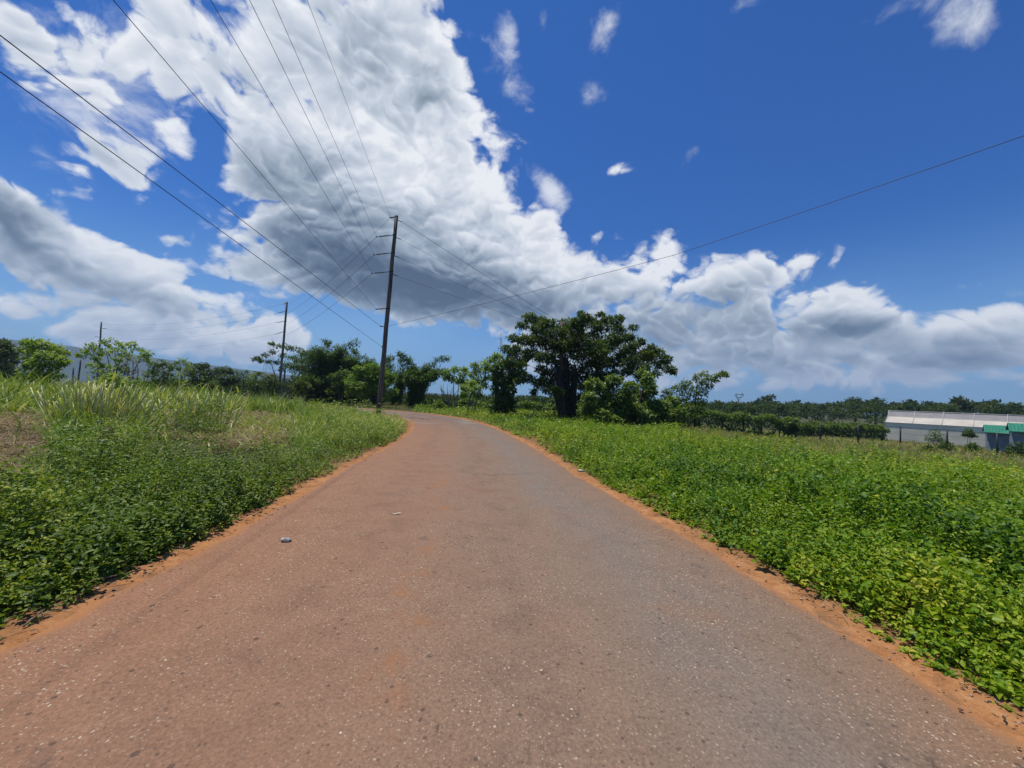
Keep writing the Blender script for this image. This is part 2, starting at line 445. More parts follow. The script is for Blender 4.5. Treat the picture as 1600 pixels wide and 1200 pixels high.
Lw = [tuple(G0(*p)[:2]) for p in Lpx]; Rw = [tuple(G0(*p)[:2]) for p in Rpx]
Lw = [(Lw[0][0] + .3, -14.0), (Lw[0][0], 0.0)] + Lw + [(-7.3, 25.3), (-9.8, 28.3), (-14, 31.0), (-22, 34.5), (-40, 40), (-90, 60)]
Rw = [(Rw[0][0] - .1, -14.0), (Rw[0][0], 0.0)] + Rw + [(-9.6, 32.9), (-13.5, 35.6), (-22, 39.8), (-40, 45.5), (-90, 66)]
LE = smooth_line(Lw); RE = smooth_line(Rw)

def polydist(x, y, poly):
    """distance to a polyline and the signed side of its nearest segment (positive = left of its direction)"""
    x = np.asarray(x, float).ravel(); y = np.asarray(y, float).ravel()
    best = np.full(len(x), 1e9); side = np.zeros(len(x))
    for a, b in zip(poly[:-1], poly[1:]):
        ab = b - a; t = np.clip(((x - a[0]) * ab[0] + (y - a[1]) * ab[1]) / (ab @ ab), 0, 1)
        dx = x - a[0] - t * ab[0]; dy = y - a[1] - t * ab[1]; d = dx * dx + dy * dy
        mk = d < best; best[mk] = d[mk]; side[mk] = (ab[0] * dy - ab[1] * dx)[mk]
    return np.sqrt(best), side
LEc, REc = LE[::2], RE[::2]
def lateral(x, y):
    """metres outside the asphalt on the left and on the right (negative inside)"""
    sh = np.shape(x)
    dl, sl_ = polydist(x, y, LEc); dr, sr_ = polydist(x, y, REc)
    return (np.where(sl_ > 0, dl, -dl)).reshape(sh), (np.where(sr_ < 0, dr, -dr)).reshape(sh)

def terrain(x, y, lat=None):
    x = np.asarray(x, float); y = np.asarray(y, float)
    l, r = lateral(x, y) if lat is None else lat
    z = np.full(x.shape, -0.03)
    lm = sm(l, .3, 2.5) * .12 + sm(l, 2, 22) * .45 + sm(l, .6, 3) * (vnoise(x, y, 2.2, 3, 2) - .5) * .16
    rx = sm(x, -6, 22)
    rm = sm(r, .5, 2) * .06 + sm(r, .6, 3) * (vnoise(x, y, 2.5, 9, 2) - .5) * .18 - rx * (1.55 * sm(r, 4, 36) + 1.15 * sm(r, 44, 66))
    z = z + np.where(l > 0, lm, 0) + np.where(r > 0, rm, 0)
    far = np.hypot(x, y)
    return z + sm(far, 40, 90) * (vnoise(x, y, 30, 5, 2) - .5) * .5

def tz(x, y): return float(terrain(np.array([x]), np.array([y]))[0])

# ground sheet out to the hills
g = np.sinh(np.linspace(-1, 1, 261) * 8.2); g = g / g.max() * 5200.0
gx, gy = np.meshgrid(g, g + 6.0)
X, Y = gx.ravel(), gy.ravel()
latg = lateral(X, Y); Zg = terrain(X, Y, latg); n = len(g)
ii, jj = np.meshgrid(np.arange(n - 1), np.arange(n - 1))
a = (jj * n + ii).ravel()
loops = np.stack([a, a + 1, a + 1 + n, a + n], 1)
mt, T, b, o = new_mat("soil")
pos = T.geo()
nn = T.noise(pos, 1.3, 6, .65); n2_ = T.noise(pos, 14, 5, .6)
near_road = T.attr("tint")
veg = T.ramp(nn, [(.3, (.045, .055, .018)), (.5, (.07, .075, .03)), (.7, (.12, .10, .055))])
dirt = T.ramp(n2_, [(.3, (.13, .07, .035)), (.7, (.25, .13, .06))])
T.set(b.inputs['Base Color'], T.mix(near_road, veg, dirt)); b.inputs['Roughness'].default_value = .95
b.inputs['Specular IOR Level'].default_value = .1
tint = np.where(latg[0] > latg[1], 1 - sm(latg[0], .5, 1.2), 1 - sm(latg[1], .5, 1.2))
ground = mesh_np("ground", np.stack([X, Y, Zg], 1), loops, np.full(len(a), 4), mt, tint=tint, smooth=True)
tag(ground, "flat field soil under the weeds and grass on both sides of the lane", "ground", kind="structure")

# road: strips between both edges
def resample(poly, k):
    d = np.r_[0, np.cumsum(np.linalg.norm(np.diff(poly, axis=0), axis=1))]
    s = np.linspace(0, d[-1], k); return np.stack([np.interp(s, d, poly[:, 0]), np.interp(s, d, poly[:, 1])], 1)
# pair the left edge with the nearest progress on the right edge
NR, NC = 420, 21
Lr, Rr = resample(LE, NR), resample(RE, NR)
u = np.linspace(0, 1, NC)
RV = Lr[:, None, :] * (1 - u)[None, :, None] + Rr[:, None, :] * u[None, :, None]
jag = (vnoise(np.arange(NR) * .9, np.zeros(NR), 1.6, 21, 3) - .5) * .28
jag2 = (vnoise(np.arange(NR) * .9, np.ones(NR) * 7, 1.6, 22, 3) - .5) * .28
RV[:, 0] += (Lr - Rr) / np.linalg.norm(Lr - Rr, axis=1)[:, None] * jag[:, None]
RV[:, -1] += (Rr - Lr) / np.linalg.norm(Lr - Rr, axis=1)[:, None] * jag2[:, None]
crown = (1 - (2 * u - 1) ** 2) * 0.03
RZ = np.broadcast_to(crown - .004, (NR, NC)) + (vnoise(RV[..., 0], RV[..., 1], 3.0, 31, 2) - .5) * .015
VV = np.concatenate([RV, RZ[..., None]], 2).reshape(-1, 3)
a = (np.arange(NR - 1)[:, None] * NC + np.arange(NC - 1)[None]).ravel()
loops = np.stack([a, a + 1, a + 1 + NC, a + NC], 1)
prog = np.r_[0, np.cumsum(np.linalg.norm(np.diff((Lr + Rr) / 2, axis=0), axis=1))]
uv = np.stack([np.broadcast_to(u[None], (NR, NC)).ravel(), np.broadcast_to(prog[:, None], (NR, NC)).ravel()], 1)
mt, T, b, o = new_mat("asphalt")
pos = T.geo()
uvn = T.N.new('ShaderNodeUVMap'); sp = T.N.new('ShaderNodeSeparateXYZ'); T.L.new(uvn.outputs[0], sp.inputs[0])
uu, pp = sp.outputs[0], sp.outputs[1]
big = T.noise(pos, .45, 5, .6); mid = T.noise(pos, 3.0, 6, .65); fine = T.noise(pos, 55, 4, .7)
uw = T.math('ADD', uu, T.math('MULTIPLY', T.math('SUBTRACT', big, .5), .35))
# red dust thick on the left, greyer wheel track on the right
basec = T.ramp(uw, [(0.0, (.260, .138, .082)), (.30, (.240, .142, .092)), (.50, (.215, .142, .098)), (.64, (.212, .146, .104)),
                    (.77, (.182, .150, .124)), (.87, (.192, .144, .110)), (1.0, (.225, .136, .082))])
# farther along the lane the dust thins out
dist = T.rng(pp, 26, 46)
basec = T.mix(T.math('MULTIPLY', dist, .55), basec, (.125, .102, .092))
basec = T.mix(T.rng(mid, .40, .75, 0, .4), basec, T.vec('MULTIPLY', basec, (.68, .66, .66)))
basec = T.mix(T.rng(T.noise(pos, 1.1, 5, .6), .52, .72, 0, .45), basec, (.225, .125, .078))
basec = T.mix(T.rng(fine, .25, .75, 0, .62), T.vec('MULTIPLY', basec, (1.28, 1.27, 1.25)), T.vec('MULTIPLY', basec, (.45, .45, .47)))
# stone chips
def chips(scale, lo, hi, thr, seedoff):
    v = T.vec('ADD', T.vec('ADD', pos, T.vec('SCALE', T.noise(pos, scale * .6, 2, .5, color=True), scale=.012)), seedoff)
    dn = T.voro(v, scale); cn = T.voro(v, scale, out='Color')
    s3 = T.N.new('ShaderNodeSeparateXYZ'); T.L.new(cn, s3.inputs[0])
    keep = T.rng(s3.outputs[0], thr, thr + .02)
    rad = T.math('MULTIPLY_ADD', s3.outputs[1], hi - lo, lo)
    return T.math('MULTIPLY', keep, T.rng(T.math('SUBTRACT', rad, dn), 0.0, .06)), s3.outputs[2]
dens_n = T.rng(T.noise(pos, .9, 4, .6), .3, .7, .25, 1.0)
c1, r1 = chips(50, .12, .38, .68, (0, 0, 0)); c2, r2 = chips(85, .15, .48, .62, (3.1, 1.7, .4)); c3, r3 = chips(32, .08, .24, .95, (7.7, 2.2, 1.4))
light_chip = T.mix(r1, (.42, .34, .25), (.62, .56, .46))
c1 = T.math('MULTIPLY', c1, dens_n); c2 = T.math('MULTIPLY', c2, dens_n)
basec = T.mix(T.math('MULTIPLY', c2, .82), basec, T.mix(r2, (.30, .18, .11), (.52, .42, .31)))
basec = T.mix(T.math('MULTIPLY', c1, .82), basec, light_chip)
basec = T.mix(T.math('MULTIPLY', c3, .9), basec, (.60, .54, .45))
k1, rk = chips(22, .10, .38, .88, (5.3, 8.8, 2.4)); k2, rk2 = chips(48, .15, .45, .80, (1.3, 6.8, 4.4))
basec = T.mix(T.math('MULTIPLY', k1, .65), basec, (.055, .042, .036))
basec = T.mix(T.math('MULTIPLY', k2, .5), basec, (.07, .05, .042))
# worn strip of loose red gravel near the middle, thin crack lines
strip = T.math('MULTIPLY', T.rng(T.math('ABSOLUTE', T.math('SUBTRACT', uw, .40)), 0, .035, 1, 0), T.rng(mid, .45, .62))
basec = T.mix(T.math('MULTIPLY', strip, .55), basec, (.30, .135, .06))
wv = T.vec('ADD', pos, T.vec('SCALE', T.vec('SUBTRACT', T.noise(pos, 1.5, 5, .7, color=True), (.5, .5, .5)), scale=1.2))
cr = T.voro(wv, .42, feature='DISTANCE_TO_EDGE')
crack = T.math('MULTIPLY', T.rng(cr, 0.0, .009, 1, 0), T.rng(T.noise(pos, .5, 3, .6), .50, .60))
basec = T.mix(T.math('MULTIPLY', crack, .55), basec, (.05, .036, .03))
trk = T.math('ADD', T.rng(T.math('ABSOLUTE', T.math('SUBTRACT', uw, .27)), 0, .11, 1, 0), T.rng(T.math('ABSOLUTE', T.math('SUBTRACT', uw, .57)), 0, .11, 1, 0))
basec = T.mix(T.math('MULTIPLY', trk, T.math('MULTIPLY', T.rng(mid, .3, .7), .38)), basec, T.vec('MULTIPLY', basec, (.70, .71, .74)))
stn = T.rng(T.noise(T.vec('ADD', pos, (9.0, 4.0, 0)), 1.9, 4, .55), .66, .74)
basec = T.mix(T.math('MULTIPLY', stn, .42), basec, (.075, .058, .05))
# pale patched places beyond the bend, sand swept over the edges
pat = T.math('MULTIPLY', T.rng(T.noise(pos, .55, 3, .55), .56, .62), T.rng(pp, 33, 37))
basec = T.mix(T.math('MULTIPLY', pat, .6), basec, (.27, .245, .225))
edge = T.math('MULTIPLY', T.math('SUBTRACT', .5, T.math('ABSOLUTE', T.math('SUBTRACT', uu, .5))), 2.0)
edge = T.math('ADD', edge, T.math('MULTIPLY', T.math('SUBTRACT', T.noise(pos, 2.2, 6, .65), .5), .11))
basec = T.mix(T.rng(edge, .0, .055, .92, 0), basec, T.ramp(fine, [(.3, (.28, .125, .05)), (.7, (.43, .205, .085))]))
basec = T.vec('MULTIPLY', basec, (1.10, 1.04, .95))
T.set(b.inputs['Base Color'], basec); b.inputs['Roughness'].default_value = .82; b.inputs['Specular IOR Level'].default_value = .22
bp = T.N.new('ShaderNodeBump'); bp.inputs['Strength'].default_value = .55; bp.inputs['Distance'].default_value = .008
T.L.new(T.math('ADD', fine, T.math('MULTIPLY', T.math('ADD', c1, c2), .5)), bp.inputs['Height']); T.L.new(bp.outputs[0], b.inputs['Normal'])
road = mesh_np("road", VV, loops, np.full(len(a), 4), mt, smooth=True, uv=uv)
tag(road, "narrow worn lane of red-dusted speckled asphalt bending left", "road", kind="structure")

# orange sandy shoulders
def shoulder(poly, sgn, label):
    k = 600; e = resample(poly, k); t = np.gradient(e, axis=0); t /= np.linalg.norm(t, axis=1)[:, None]
    nrm = np.stack([-t[:, 1], t[:, 0]], 1) * sgn
    offs = np.array([-.30, -.12, .03, .12, .25, .40, .6, .85, 1.15])
    zz = np.array([-.045, -.012, .004, .010, .014, .012, .008, .0, -.05])
    w = .45 + .8 * vnoise(np.arange(k) * .35, np.zeros(k), 3.5, 40 + sgn, 3)
    Q = e[:, None, :] + nrm[:, None, :] * (np.where(offs[None] > 0, offs[None] * w[:, None], offs[None]))[..., None]
    zq = zz[None] + (vnoise(Q[..., 0], Q[..., 1], .35, 55, 3) - .5) * .022 * (offs > -.2)
    V = np.concatenate([Q, zq[..., None]], 2).reshape(-1, 3); m_ = len(offs)
    a = (np.arange(k - 1)[:, None] * m_ + np.arange(m_ - 1)[None]).ravel()
    tn = np.clip(np.broadcast_to(sm(offs, .10, .42)[None], (k, m_)) + (vnoise(Q[..., 0], Q[..., 1], .5, 57, 3) - .5) * .9, 0, 1).ravel()
    ob = mesh_np("dirt_shoulder", V, np.stack([a, a + 1, a + 1 + m_, a + m_], 1), np.full(len(a), 4), M['sand'], smooth=True, tint=tn)
    return tag(ob, label, "shoulder", kind="structure")
mt, T, b, o = new_mat("orange_sand"); pos = T.geo()
f1 = T.noise(pos, 5, 6, .65); f2 = T.noise(pos, 60, 4, .7)
c = T.ramp(f1, [(.25, (.26, .115, .045)), (.5, (.44, .20, .078)), (.75, (.56, .30, .14))])
c = T.mix(T.rng(f2, .3, .75, 0, .6), c, T.vec('MULTIPLY', c, (.5, .46, .42)))
c = T.mix(T.rng(T.noise(pos, 2.4, 5, .65), .54, .68, 0, .65), c, (.14, .085, .05))
c = T.mix(T.math('MULTIPLY', T.attr('tint'), .62), c, T.ramp(f2, [(.3, (.085, .055, .035)), (.7, (.22, .135, .075))]))
v_ = T.voro(pos, 45); c = T.mix(T.rng(v_, .08, .18, .5, 0), c, (.6, .45, .3))
T.set(b.inputs['Base Color'], c); b.inputs['Roughness'].default_value = .95; b.inputs['Specular IOR Level'].default_value = .1
bp = T.N.new('ShaderNodeBump'); bp.inputs['Strength'].default_value = .7; bp.inputs['Distance'].default_value = .012
T.L.new(T.math('ADD', f1, T.math('MULTIPLY', f2, .4)), bp.inputs['Height']); T.L.new(bp.outputs[0], b.inputs['Normal'])
M['sand'] = mt
shoulder(LE, 1, "orange sandy shoulder below the weeds along the left road edge")
shoulder(RE, -1, "orange sandy shoulder below the vines along the right road edge")

# distant hills: a long ridge over the fields on the left, low ones elsewhere
prof = [(-900, 500), (-400, 512), (-100, 523), (0, 528), (60, 533), (120, 541), (200, 552), (300, 566), (390, 577), (460, 586), (560, 600), (640, 612),
        (760, 617), (850, 626), (900, 631), (1000, 634), (1200, 642), (1400, 651), (1700, 663)]
az = []; el = []
for px, py in prof:
    d = ray(px, py); az.append(math.atan2(d[0], d[1])); el.append(d[2] / math.hypot(d[0], d[1]))
azs = np.linspace(math.radians(-62), math.radians(58), 260)
rad = np.array([1650, 1750, 1850, 1950, 2050, 2150, 2260, 2380, 2500, 2650, 2800, 3000.]); shp = np.array([0, .12, .28, .46, .66, .84, .96, 1.0, .98, .9, .7, .3])
elv = np.maximum(np.interp(azs, az, el), .001)
A_, R_ = np.meshgrid(azs, rad, indexing='ij')
XX = np.sin(A_) * R_; YY = np.cos(A_) * R_
H = elv[:, None] * 2380 * shp[None] + 1.5
H = H * (1 + (vnoise(XX, YY, 260, 61, 3) - .5) * .35 * (shp < .95)[None]) + (vnoise(XX, YY, 60, 62, 2) - .5) * 5 * shp[None] - 4
V = np.stack([XX, YY, H], 2).reshape(-1, 3); m_ = len(rad)
a = (np.arange(len(azs) - 1)[:, None] * m_ + np.arange(m_ - 1)[None]).ravel()
mt, T, b, o = new_mat("hill_forest"); nn = T.noise(T.geo(), .012, 8, .7)
T.set(b.inputs['Base Color'], T.ramp(nn, [(.3, (.012, .022, .010)), (.5, (.022, .038, .015)), (.7, (.040, .054, .022))])); b.inputs['Roughness'].default_value = .95
hills = mesh_np("hills", V, np.stack([a, a + m_, a + m_ + 1, a + 1], 1), np.full(len(a), 4), mt, smooth=True)
tag(hills, "long wooded ridge fading into blue haze beyond the fields", "hills", kind="structure")
# ---------------------------------------------------------------- ground vegetation (stuff)
def in_poly(px, py, poly):
    c = np.zeros(px.shape, bool); k = len(poly)
    for i in range(k):
        x1, y1 = poly[i]; x2, y2 = poly[(i + 1) % k]
        cond = ((y1 > py) != (y2 > py)) & (px < (x2 - x1) * (py - y1) / (y2 - y1 + 1e-9) + x1)
        c ^= cond
    return c
def sector(N, a0, a1, r0, r1):
    a = np.radians(rng.uniform(a0, a1, N)); r = r0 * (r1 / r0) ** rng.random(N)
    return np.sin(a) * r, np.cos(a) * r, r
WEED = [(-500, 1200), (-500, 745), (0, 770), (60, 735), (92, 690), (180, 690), (335, 692), (352, 722), (410, 742), (470, 752), (500, 752), (380, 830), (0, 1030), (-300, 1200)]
DRY1 = [(-300, 645), (60, 645), (90, 668), (80, 692), (45, 722), (0, 752), (-300, 775)]
DRY2 = [(215, 645), (330, 640), (460, 650), (470, 682), (415, 704), (345, 710), (285, 690), (225, 685)]
FARF = [(1060, 640), (1060, 684), (1160, 710), (1290, 732), (1420, 746), (1520, 752), (1900, 772), (1900, 600), (1060, 600)]
# sun-bleached patch in the right cover, mounds of dark vine
def zones(x, y, z):
    px, py = project(x, y, z)
    px = px + (vnoise(x, y, .9, 71, 2) - .5) * 40; py = py + (vnoise(x, y, .9, 72, 2) - .5) * 22
    qx, qy = project(x, y, z + .38)
    qx = qx + (vnoise(x, y, .9, 73, 2) - .5) * 40; qy = qy + (vnoise(x, y, .9, 74, 2) - .5) * 22
    dry = in_poly(px, py, DRY1) | in_poly(px, py, DRY2)
    l_, _ = lateral(x, y)
    strip_ = (l_ > 0) & (l_ < .5 + 1.1 * vnoise(x, y, 1.2, 75, 2)) & (np.hypot(x, y) < 17)
    dry = dry & ~strip_
    return (in_poly(qx, qy, WEED) & ~dry) | strip_, dry & ~strip_ | ~strip_ & (in_poly(qx, qy, DRY1) | in_poly(qx, qy, DRY2)), in_poly(px, py, FARF)
CANE = [(70, 590), (345, 592), (345, 690), (70, 690)]
RMAX = 75.0
def scatter(N, a0, a1, r0=1.6, r1=RMAX):
    x, y, r = sector(N, a0, a1, r0, r1)
    l, rr = lateral(x, y); z = terrain(x, y, (l, rr))
    return x, y, r, z, l, rr

M['vine'] = leaf_mat("vine_leaves", [(0, (.022, .060, .012)), (.3, (.042, .105, .015)), (.6, (.085, .165, .018)), (.85, (.135, .205, .024)), (1, (.20, .24, .05))], .45, .22, .26, gain=(2.3, 1.82, 1.0))
M['weed'] = leaf_mat("weed_leaves", [(0, (.018, .042, .012)), (.35, (.040, .082, .018)), (.7, (.080, .135, .026)), (1, (.15, .19, .05))], .45, .22, .24, gain=(2.55, 2.05, 1.2))
M['grass'] = leaf_mat("grass_blades", [(0, (.050, .095, .018)), (.35, (.090, .150, .026)), (.65, (.150, .205, .045)), (.86, (.23, .26, .085)), (1, (.38, .34, .18))], .42, .3, .28, gain=(1.65, 1.55, 1.1))
M['straw'] = leaf_mat("straw", [(0, (.085, .055, .030)), (.4, (.25, .17, .095)), (.75, (.45, .34, .19)), (1, (.22, .25, .07))], .7, .2, .15)
M['twig'] = flat_mat("twig", (.30, .22, .14), .9, .4, 12)

# --- right: vines and low leafy weeds
HUMPS = [(*G0(px, py + 20)[:2], s_, a_) for px, py, s_, a_ in ((1545, 775, .9, .22), (1230, 708, 1.6, .35), (1185, 722, 1.1, .3), (1120, 800, .5, .35), (1290, 770, .8, .3), (1400, 860, .6, .35), (1500, 900, .5, .3), (1040, 740, .9, .3))]
def hump(x, y): return sum(a_ * np.exp(-((x - hx) ** 2 + (y - hy) ** 2) / s_ ** 2) for hx, hy, s_, a_ in HUMPS)
def cover_height(x, y, rr):
    h = .12 + .62 * vnoise(x, y, 2.6, 80, 3) ** 1.2 + .66 * sm(vnoise(x, y, 1.0, 81, 2), .45, .80)
    h = h + 0.55 * np.exp(-(((x - 11.3) / 2.0) ** 2 + ((y - 8.6) / 1.6) ** 2)) + .35 * np.exp(-(((x - 8.4) / 1.6) ** 2 + ((y - 11.5) / 1.3) ** 2))
    for hx, hy, hr, ha in HUMPS: h = h + ha * np.exp(-((x - hx) ** 2 + (y - hy) ** 2) / hr ** 2)
    cap = .58 + .24 * (1 - sm(np.hypot(x, y), 5, 10)); h = cap * np.tanh(h / cap)
    return h * (.20 + .80 * sm(rr, .0, 1.1))
vg = Leaves(); 
veg_edge = lambda x, y, s: -.12 + .66 * vnoise(x, y, 1.0, s, 3)
def cover(N, a0, a1, mode):
    x, y, r, z, l, rr = scatter(N, a0, a1)
    pn = vnoise(x, y, 3.2, 84, 3) + .25 * (vnoise(x, y, .7, 85) - .5)
    _, _, farf = zones(x, y, z)
    k = (rr > veg_edge(x, y, 82) * .85) & (~farf | (rng.random(N) < .05))
    if mode == 'broad': k &= (pn > .47) | (rng.random(N) < .25)
    else: k &= (pn < .55) | (rng.random(N) < .2)
    x, y, r, z, rr, pn = [q[k] for q in (x, y, r, z, rr, pn)]
    N = len(x); H = cover_height(x, y, rr)
    t = rng.random(N) ** .40
    gap = vnoise(x, y, .38, 86, 2)
    zz = z + H * t * (.45 + .95 * gap)
    lod = np.maximum(1.0, r / 11.0)
    out_ = []
    reps = 3 if mode == 'broad' else 4
    base_ang = rng.uniform(0, 2 * math.pi, N)
    drift = vnoise(x, y, 2.0, 87, 2) + .75 * (vnoise(x, y, .21, 187) - .5)
    for i in range(reps):
        if mode == 'broad':
            an = base_ang + [0, 1.9, -1.9][i] + rng.normal(0, .3, N); ln = rng.uniform(.036, .074, N) * lod ** .85; wd = ln * rng.uniform(.75, .95, N)
        else:
            an = base_ang + i * 1.6 + rng.normal(0, .4, N); ln = rng.uniform(.022, .046, N) * lod ** .9; wd = ln * rng.uniform(.45, .62, N)
        tilt = rng.normal(-.05 if mode == 'broad' else .15, .55, N)
        ax = np.stack([np.cos(an) * np.cos(tilt), np.sin(an) * np.cos(tilt), np.sin(tilt)], 1)
        nr = np.stack([rng.normal(0, .62, N), rng.normal(0, .62, N), np.ones(N)], 1)
        jit = rng.normal(0, .012 if mode == 'broad' else .03, (N, 3)) * lod[:, None]
        p = np.stack([x, y, zz], 1) + jit + ax * (.02 * lod[:, None])
        tint = np.clip(.14 + .55 * drift + .45 * (vnoise(x, y, 5.0, 188, 2) - .5) - .70 * hump(x, y) + rng.normal(.14, .13, N) + (.14 if mode != 'broad' else 0), 0, 1)
        near = r < 9
        if near.any(): vg.put(leaf_arrays(p[near], ax[near], nr[near], ln[near], wd[near], 'ovate'), tint[near])
        if (~near).any(): vg.put(leaf_arrays(p[~near], ax[~near], nr[~near], ln[~near], wd[~near] * 1.1, 'rhomb'), tint[~near])
cover(52000, -14, 64, 'broad'); cover(85000, -14, 64, 'small')
# leafy shoots standing out of the mass and grass blades between
def blades(dst, x, y, z, r, H, wd0, tint, K=3, droop=(.2, .9)):
    N = len(x); an = rng.uniform(0, 2 * math.pi, N)
    w = np.maximum(wd0, r * .00125) * rng.uniform(.7, 1.3, N)
    dst.put(blade_arrays(np.stack([x, y, z - .02], 1), np.stack([np.cos(an), np.sin(an)], 1), H, w, rng.uniform(*droop, N), K), tint)
x, y, r, z, l, rr = scatter(44000, -14, 64)
k = (rr > .5) & (vnoise(x, y, 2.4, 88, 3) > .48) & (rng.random(len(x)) < .65)
x, y, r, z, rr = [q[k] for q in (x, y, r, z, rr)]
blades(vg, x, y, z, r, (cover_height(x, y, rr) * rng.uniform(.7, 1.35, len(x)) + .05), .007, np.clip(rng.normal(.72, .15, len(x)), 0, 1), droop=(.3, 1.))
def sprigs(dst, x, y, z, h, ln, tint):
    """upright leafy shoots standing out of the mass"""
    for i in range(len(x)):
        n = int(rng.integers(7, 15)); s = np.linspace(.2, 1, n); a = rng.uniform(0, 2 * math.pi); lean = rng.uniform(.05, .4)
        p = np.array([x[i], y[i], z[i]]) + np.stack([math.cos(a) * lean * h[i] * s ** 2, math.sin(a) * lean * h[i] * s ** 2, h[i] * s], 1)
        an = np.arange(n) * 2.4 + rng.uniform(0, 6); e = rng.normal(.15, .3, n)
        ax = np.stack([np.cos(an) * np.cos(e), np.sin(an) * np.cos(e), np.sin(e)], 1)
        L_ = ln[i] * (1.15 - .6 * s) * rng.uniform(.8, 1.2, n)
        dst.put(leaf_arrays(p, ax, np.stack([rng.normal(0, .3, n), rng.normal(0, .3, n), np.ones(n)], 1), L_, L_ * rng.uniform(.38, .7), 'ovate'), np.clip(tint[i] + rng.normal(0, .08, n), 0, 1))
x, y, r, z, l, rr = scatter(9000, -14, 64, 1.8, 22); k = (rr > .15) & (rng.random(len(x)) < .55); x, y, r, z, rr = [q[k] for q in (x, y, r, z, rr)]
ch = cover_height(x, y, rr); sprigs(vg, x, y, z + ch * .25, ch * rng.uniform(.6, 1.05, len(x)) - .02, np.maximum(1, r / 10) * rng.uniform(.035, .085, len(x)), rng.uniform(.25, .95, len(x)))
def bush_patches(dst, seed_pts, tall, lnr, side):
    for (cx, cy) in seed_pts:
        m_ = int(rng.integers(14, 34)); R = rng.uniform(.18, .5); ratio = rng.random(); tn = rng.uniform(.05, .75)
        x = cx + rng.normal(0, R, m_); y = cy + rng.normal(0, R, m_); l, r_ = lateral(x, y); k = (l if side == 'L' else r_) > .12; x, y = x[k], y[k]
        if not len(x): continue
        d = np.hypot(x - cx, y - cy) / R; lod = max(1.0, math.hypot(cx, cy) / 10)
        sprigs(dst, x, y, terrain(x, y), rng.uniform(*tall) * np.clip(1.15 - .35 * d, .35, 1.2) * rng.uniform(.8, 1.15, len(x)), np.full(len(x), rng.uniform(*lnr) * lod), np.full(len(x), tn))
x, y, r, z, l, rr = scatter(420, -14, 60, 2.2, 18); k = rr > .35
bush_patches(vg, list(zip(x[k], y[k])), (.28, .66), (.035, .095), 'R')
vine = vg.build("vine_ground_cover", M['vine'])
tag(vine, "dense bright green vines and low weeds filling the field right of the lane", "ground cover", kind="stuff")

# --- right far: yellowish grass around the fence
fg = Leaves()
x, y, r, z, l, rr = scatter(60000, 10, 64, 14, 90)
_, _, farf = zones(x, y, z); k = farf & (rr > 1) | ((rr > 1.2) & (r > 34))
x, y, r, z = [q[k] for q in (x, y, r, z)]
pn = vnoise(x, y, 4, 90, 3)
blades(fg, x, y, z, r, .25 + .45 * pn * rng.uniform(.6, 1.4, len(x)), .008, np.clip(.38 + .6 * vnoise(x, y, 5, 91, 2) + rng.normal(.05, .16, len(x)), 0, 1), 2)
x, y, r, z, l, rr = scatter(16000, -24, 40, 17, 60)        # rough grass at the feet of the trees
k = (rr > .8) & (vnoise(x, y, 2.4, 93, 2) > .42)
x, y, r, z = [q[k] for q in (x, y, r, z)]
blades(fg, x, y, z, r, rng.uniform(.25, .75, len(x)), .008, np.clip(rng.normal(.45, .18, len(x)), 0, 1), 2)
M['field'] = leaf_mat("field_grass", [(0, (.085, .105, .030)), (.5, (.165, .165, .060)), (1, (.31, .27, .13))], .6, .2, .25, gain=(1.25, 1.2, 1.0))
tag(fg.build("field_grass", M['field']), "rough yellowish green grass around the wire fence and below the trees", "grass", kind="stuff")

# --- left: tall guinea grass behind, shorter tufts along the bend
tg = Leaves()
x, y, r, z, l, rr = scatter(120000, -66, -4)
wd_, dry_, _ = zones(x, y, z)
qx, qy = project(x, y, z + .5)
k = (l > veg_edge(x, y, 94)) & ~wd_ & (~dry_ | (rng.random(len(x)) < .035)) & (~in_poly(qx, qy, CANE) | (r > 11.5) | (rng.random(len(x)) < .15))
x, y, r, z, l = [q[k] for q in (x, y, r, z, l)]
cl = vnoise(x, y, 1.5, 95, 3)
H = (.28 + .42 * sm(l, .4, 3) + .85 * sm(r, 11, 18) * sm(l, 2.5, 7)) * (.30 + 1.05 * cl) * rng.uniform(.55, 1.3, len(x))
H *= .55 + .45 * sm(l, .4, 1.6)
tint = np.clip(.20 + .62 * vnoise(x, y, 2.8, 96, 3) + .5 * (vnoise(x, y, .35, 196) - .5) + rng.normal(.08, .16, len(x)) + (rng.random(len(x)) < .06) * .5, 0, 1)
blades(tg, x, y, z, r * 1.7, H, .015, tint, 3, (.2, 1.1))
# short shoots and blades among the roadside weeds
x, y, r, z, l, rr = scatter(26000, -66, -4, 1.8, 14)
wd_, dry_, _ = zones(x, y, z)
k = (l > .3) & wd_ & (rng.random(len(x)) < .30)
x, y, r, z, l = [q[k] for q in (x, y, r, z, l)]
blades(tg, x, y, z, r, rng.uniform(.18, .70, len(x)) * sm(l, .1, 1.2), .006, np.clip(rng.normal(.70, .25, len(x)), 0, 1), 3, (.3, 1.1))
# a flush of pale broad blades at the bend, in front of the pole
cx, cy, _ = P(585, 690, 16.5)
N = 5200; x = cx + rng.normal(-.6, 1.9, N); y = cy + rng.normal(-.6, 3.0, N); l, rr = lateral(x, y); k = l > .5
x, y = x[k], y[k]; z = terrain(x, y); blades(tg, x, y, z, np.hypot(x, y), rng.uniform(.35, .95, len(x)), .030, np.clip(rng.normal(.74, .16, len(x)), 0, 1), 4, (.5, 1.2))
tag(tg.build("tall_grass", M['grass']), "tall green guinea grass covering the bank left of the lane", "grass", kind="stuff")

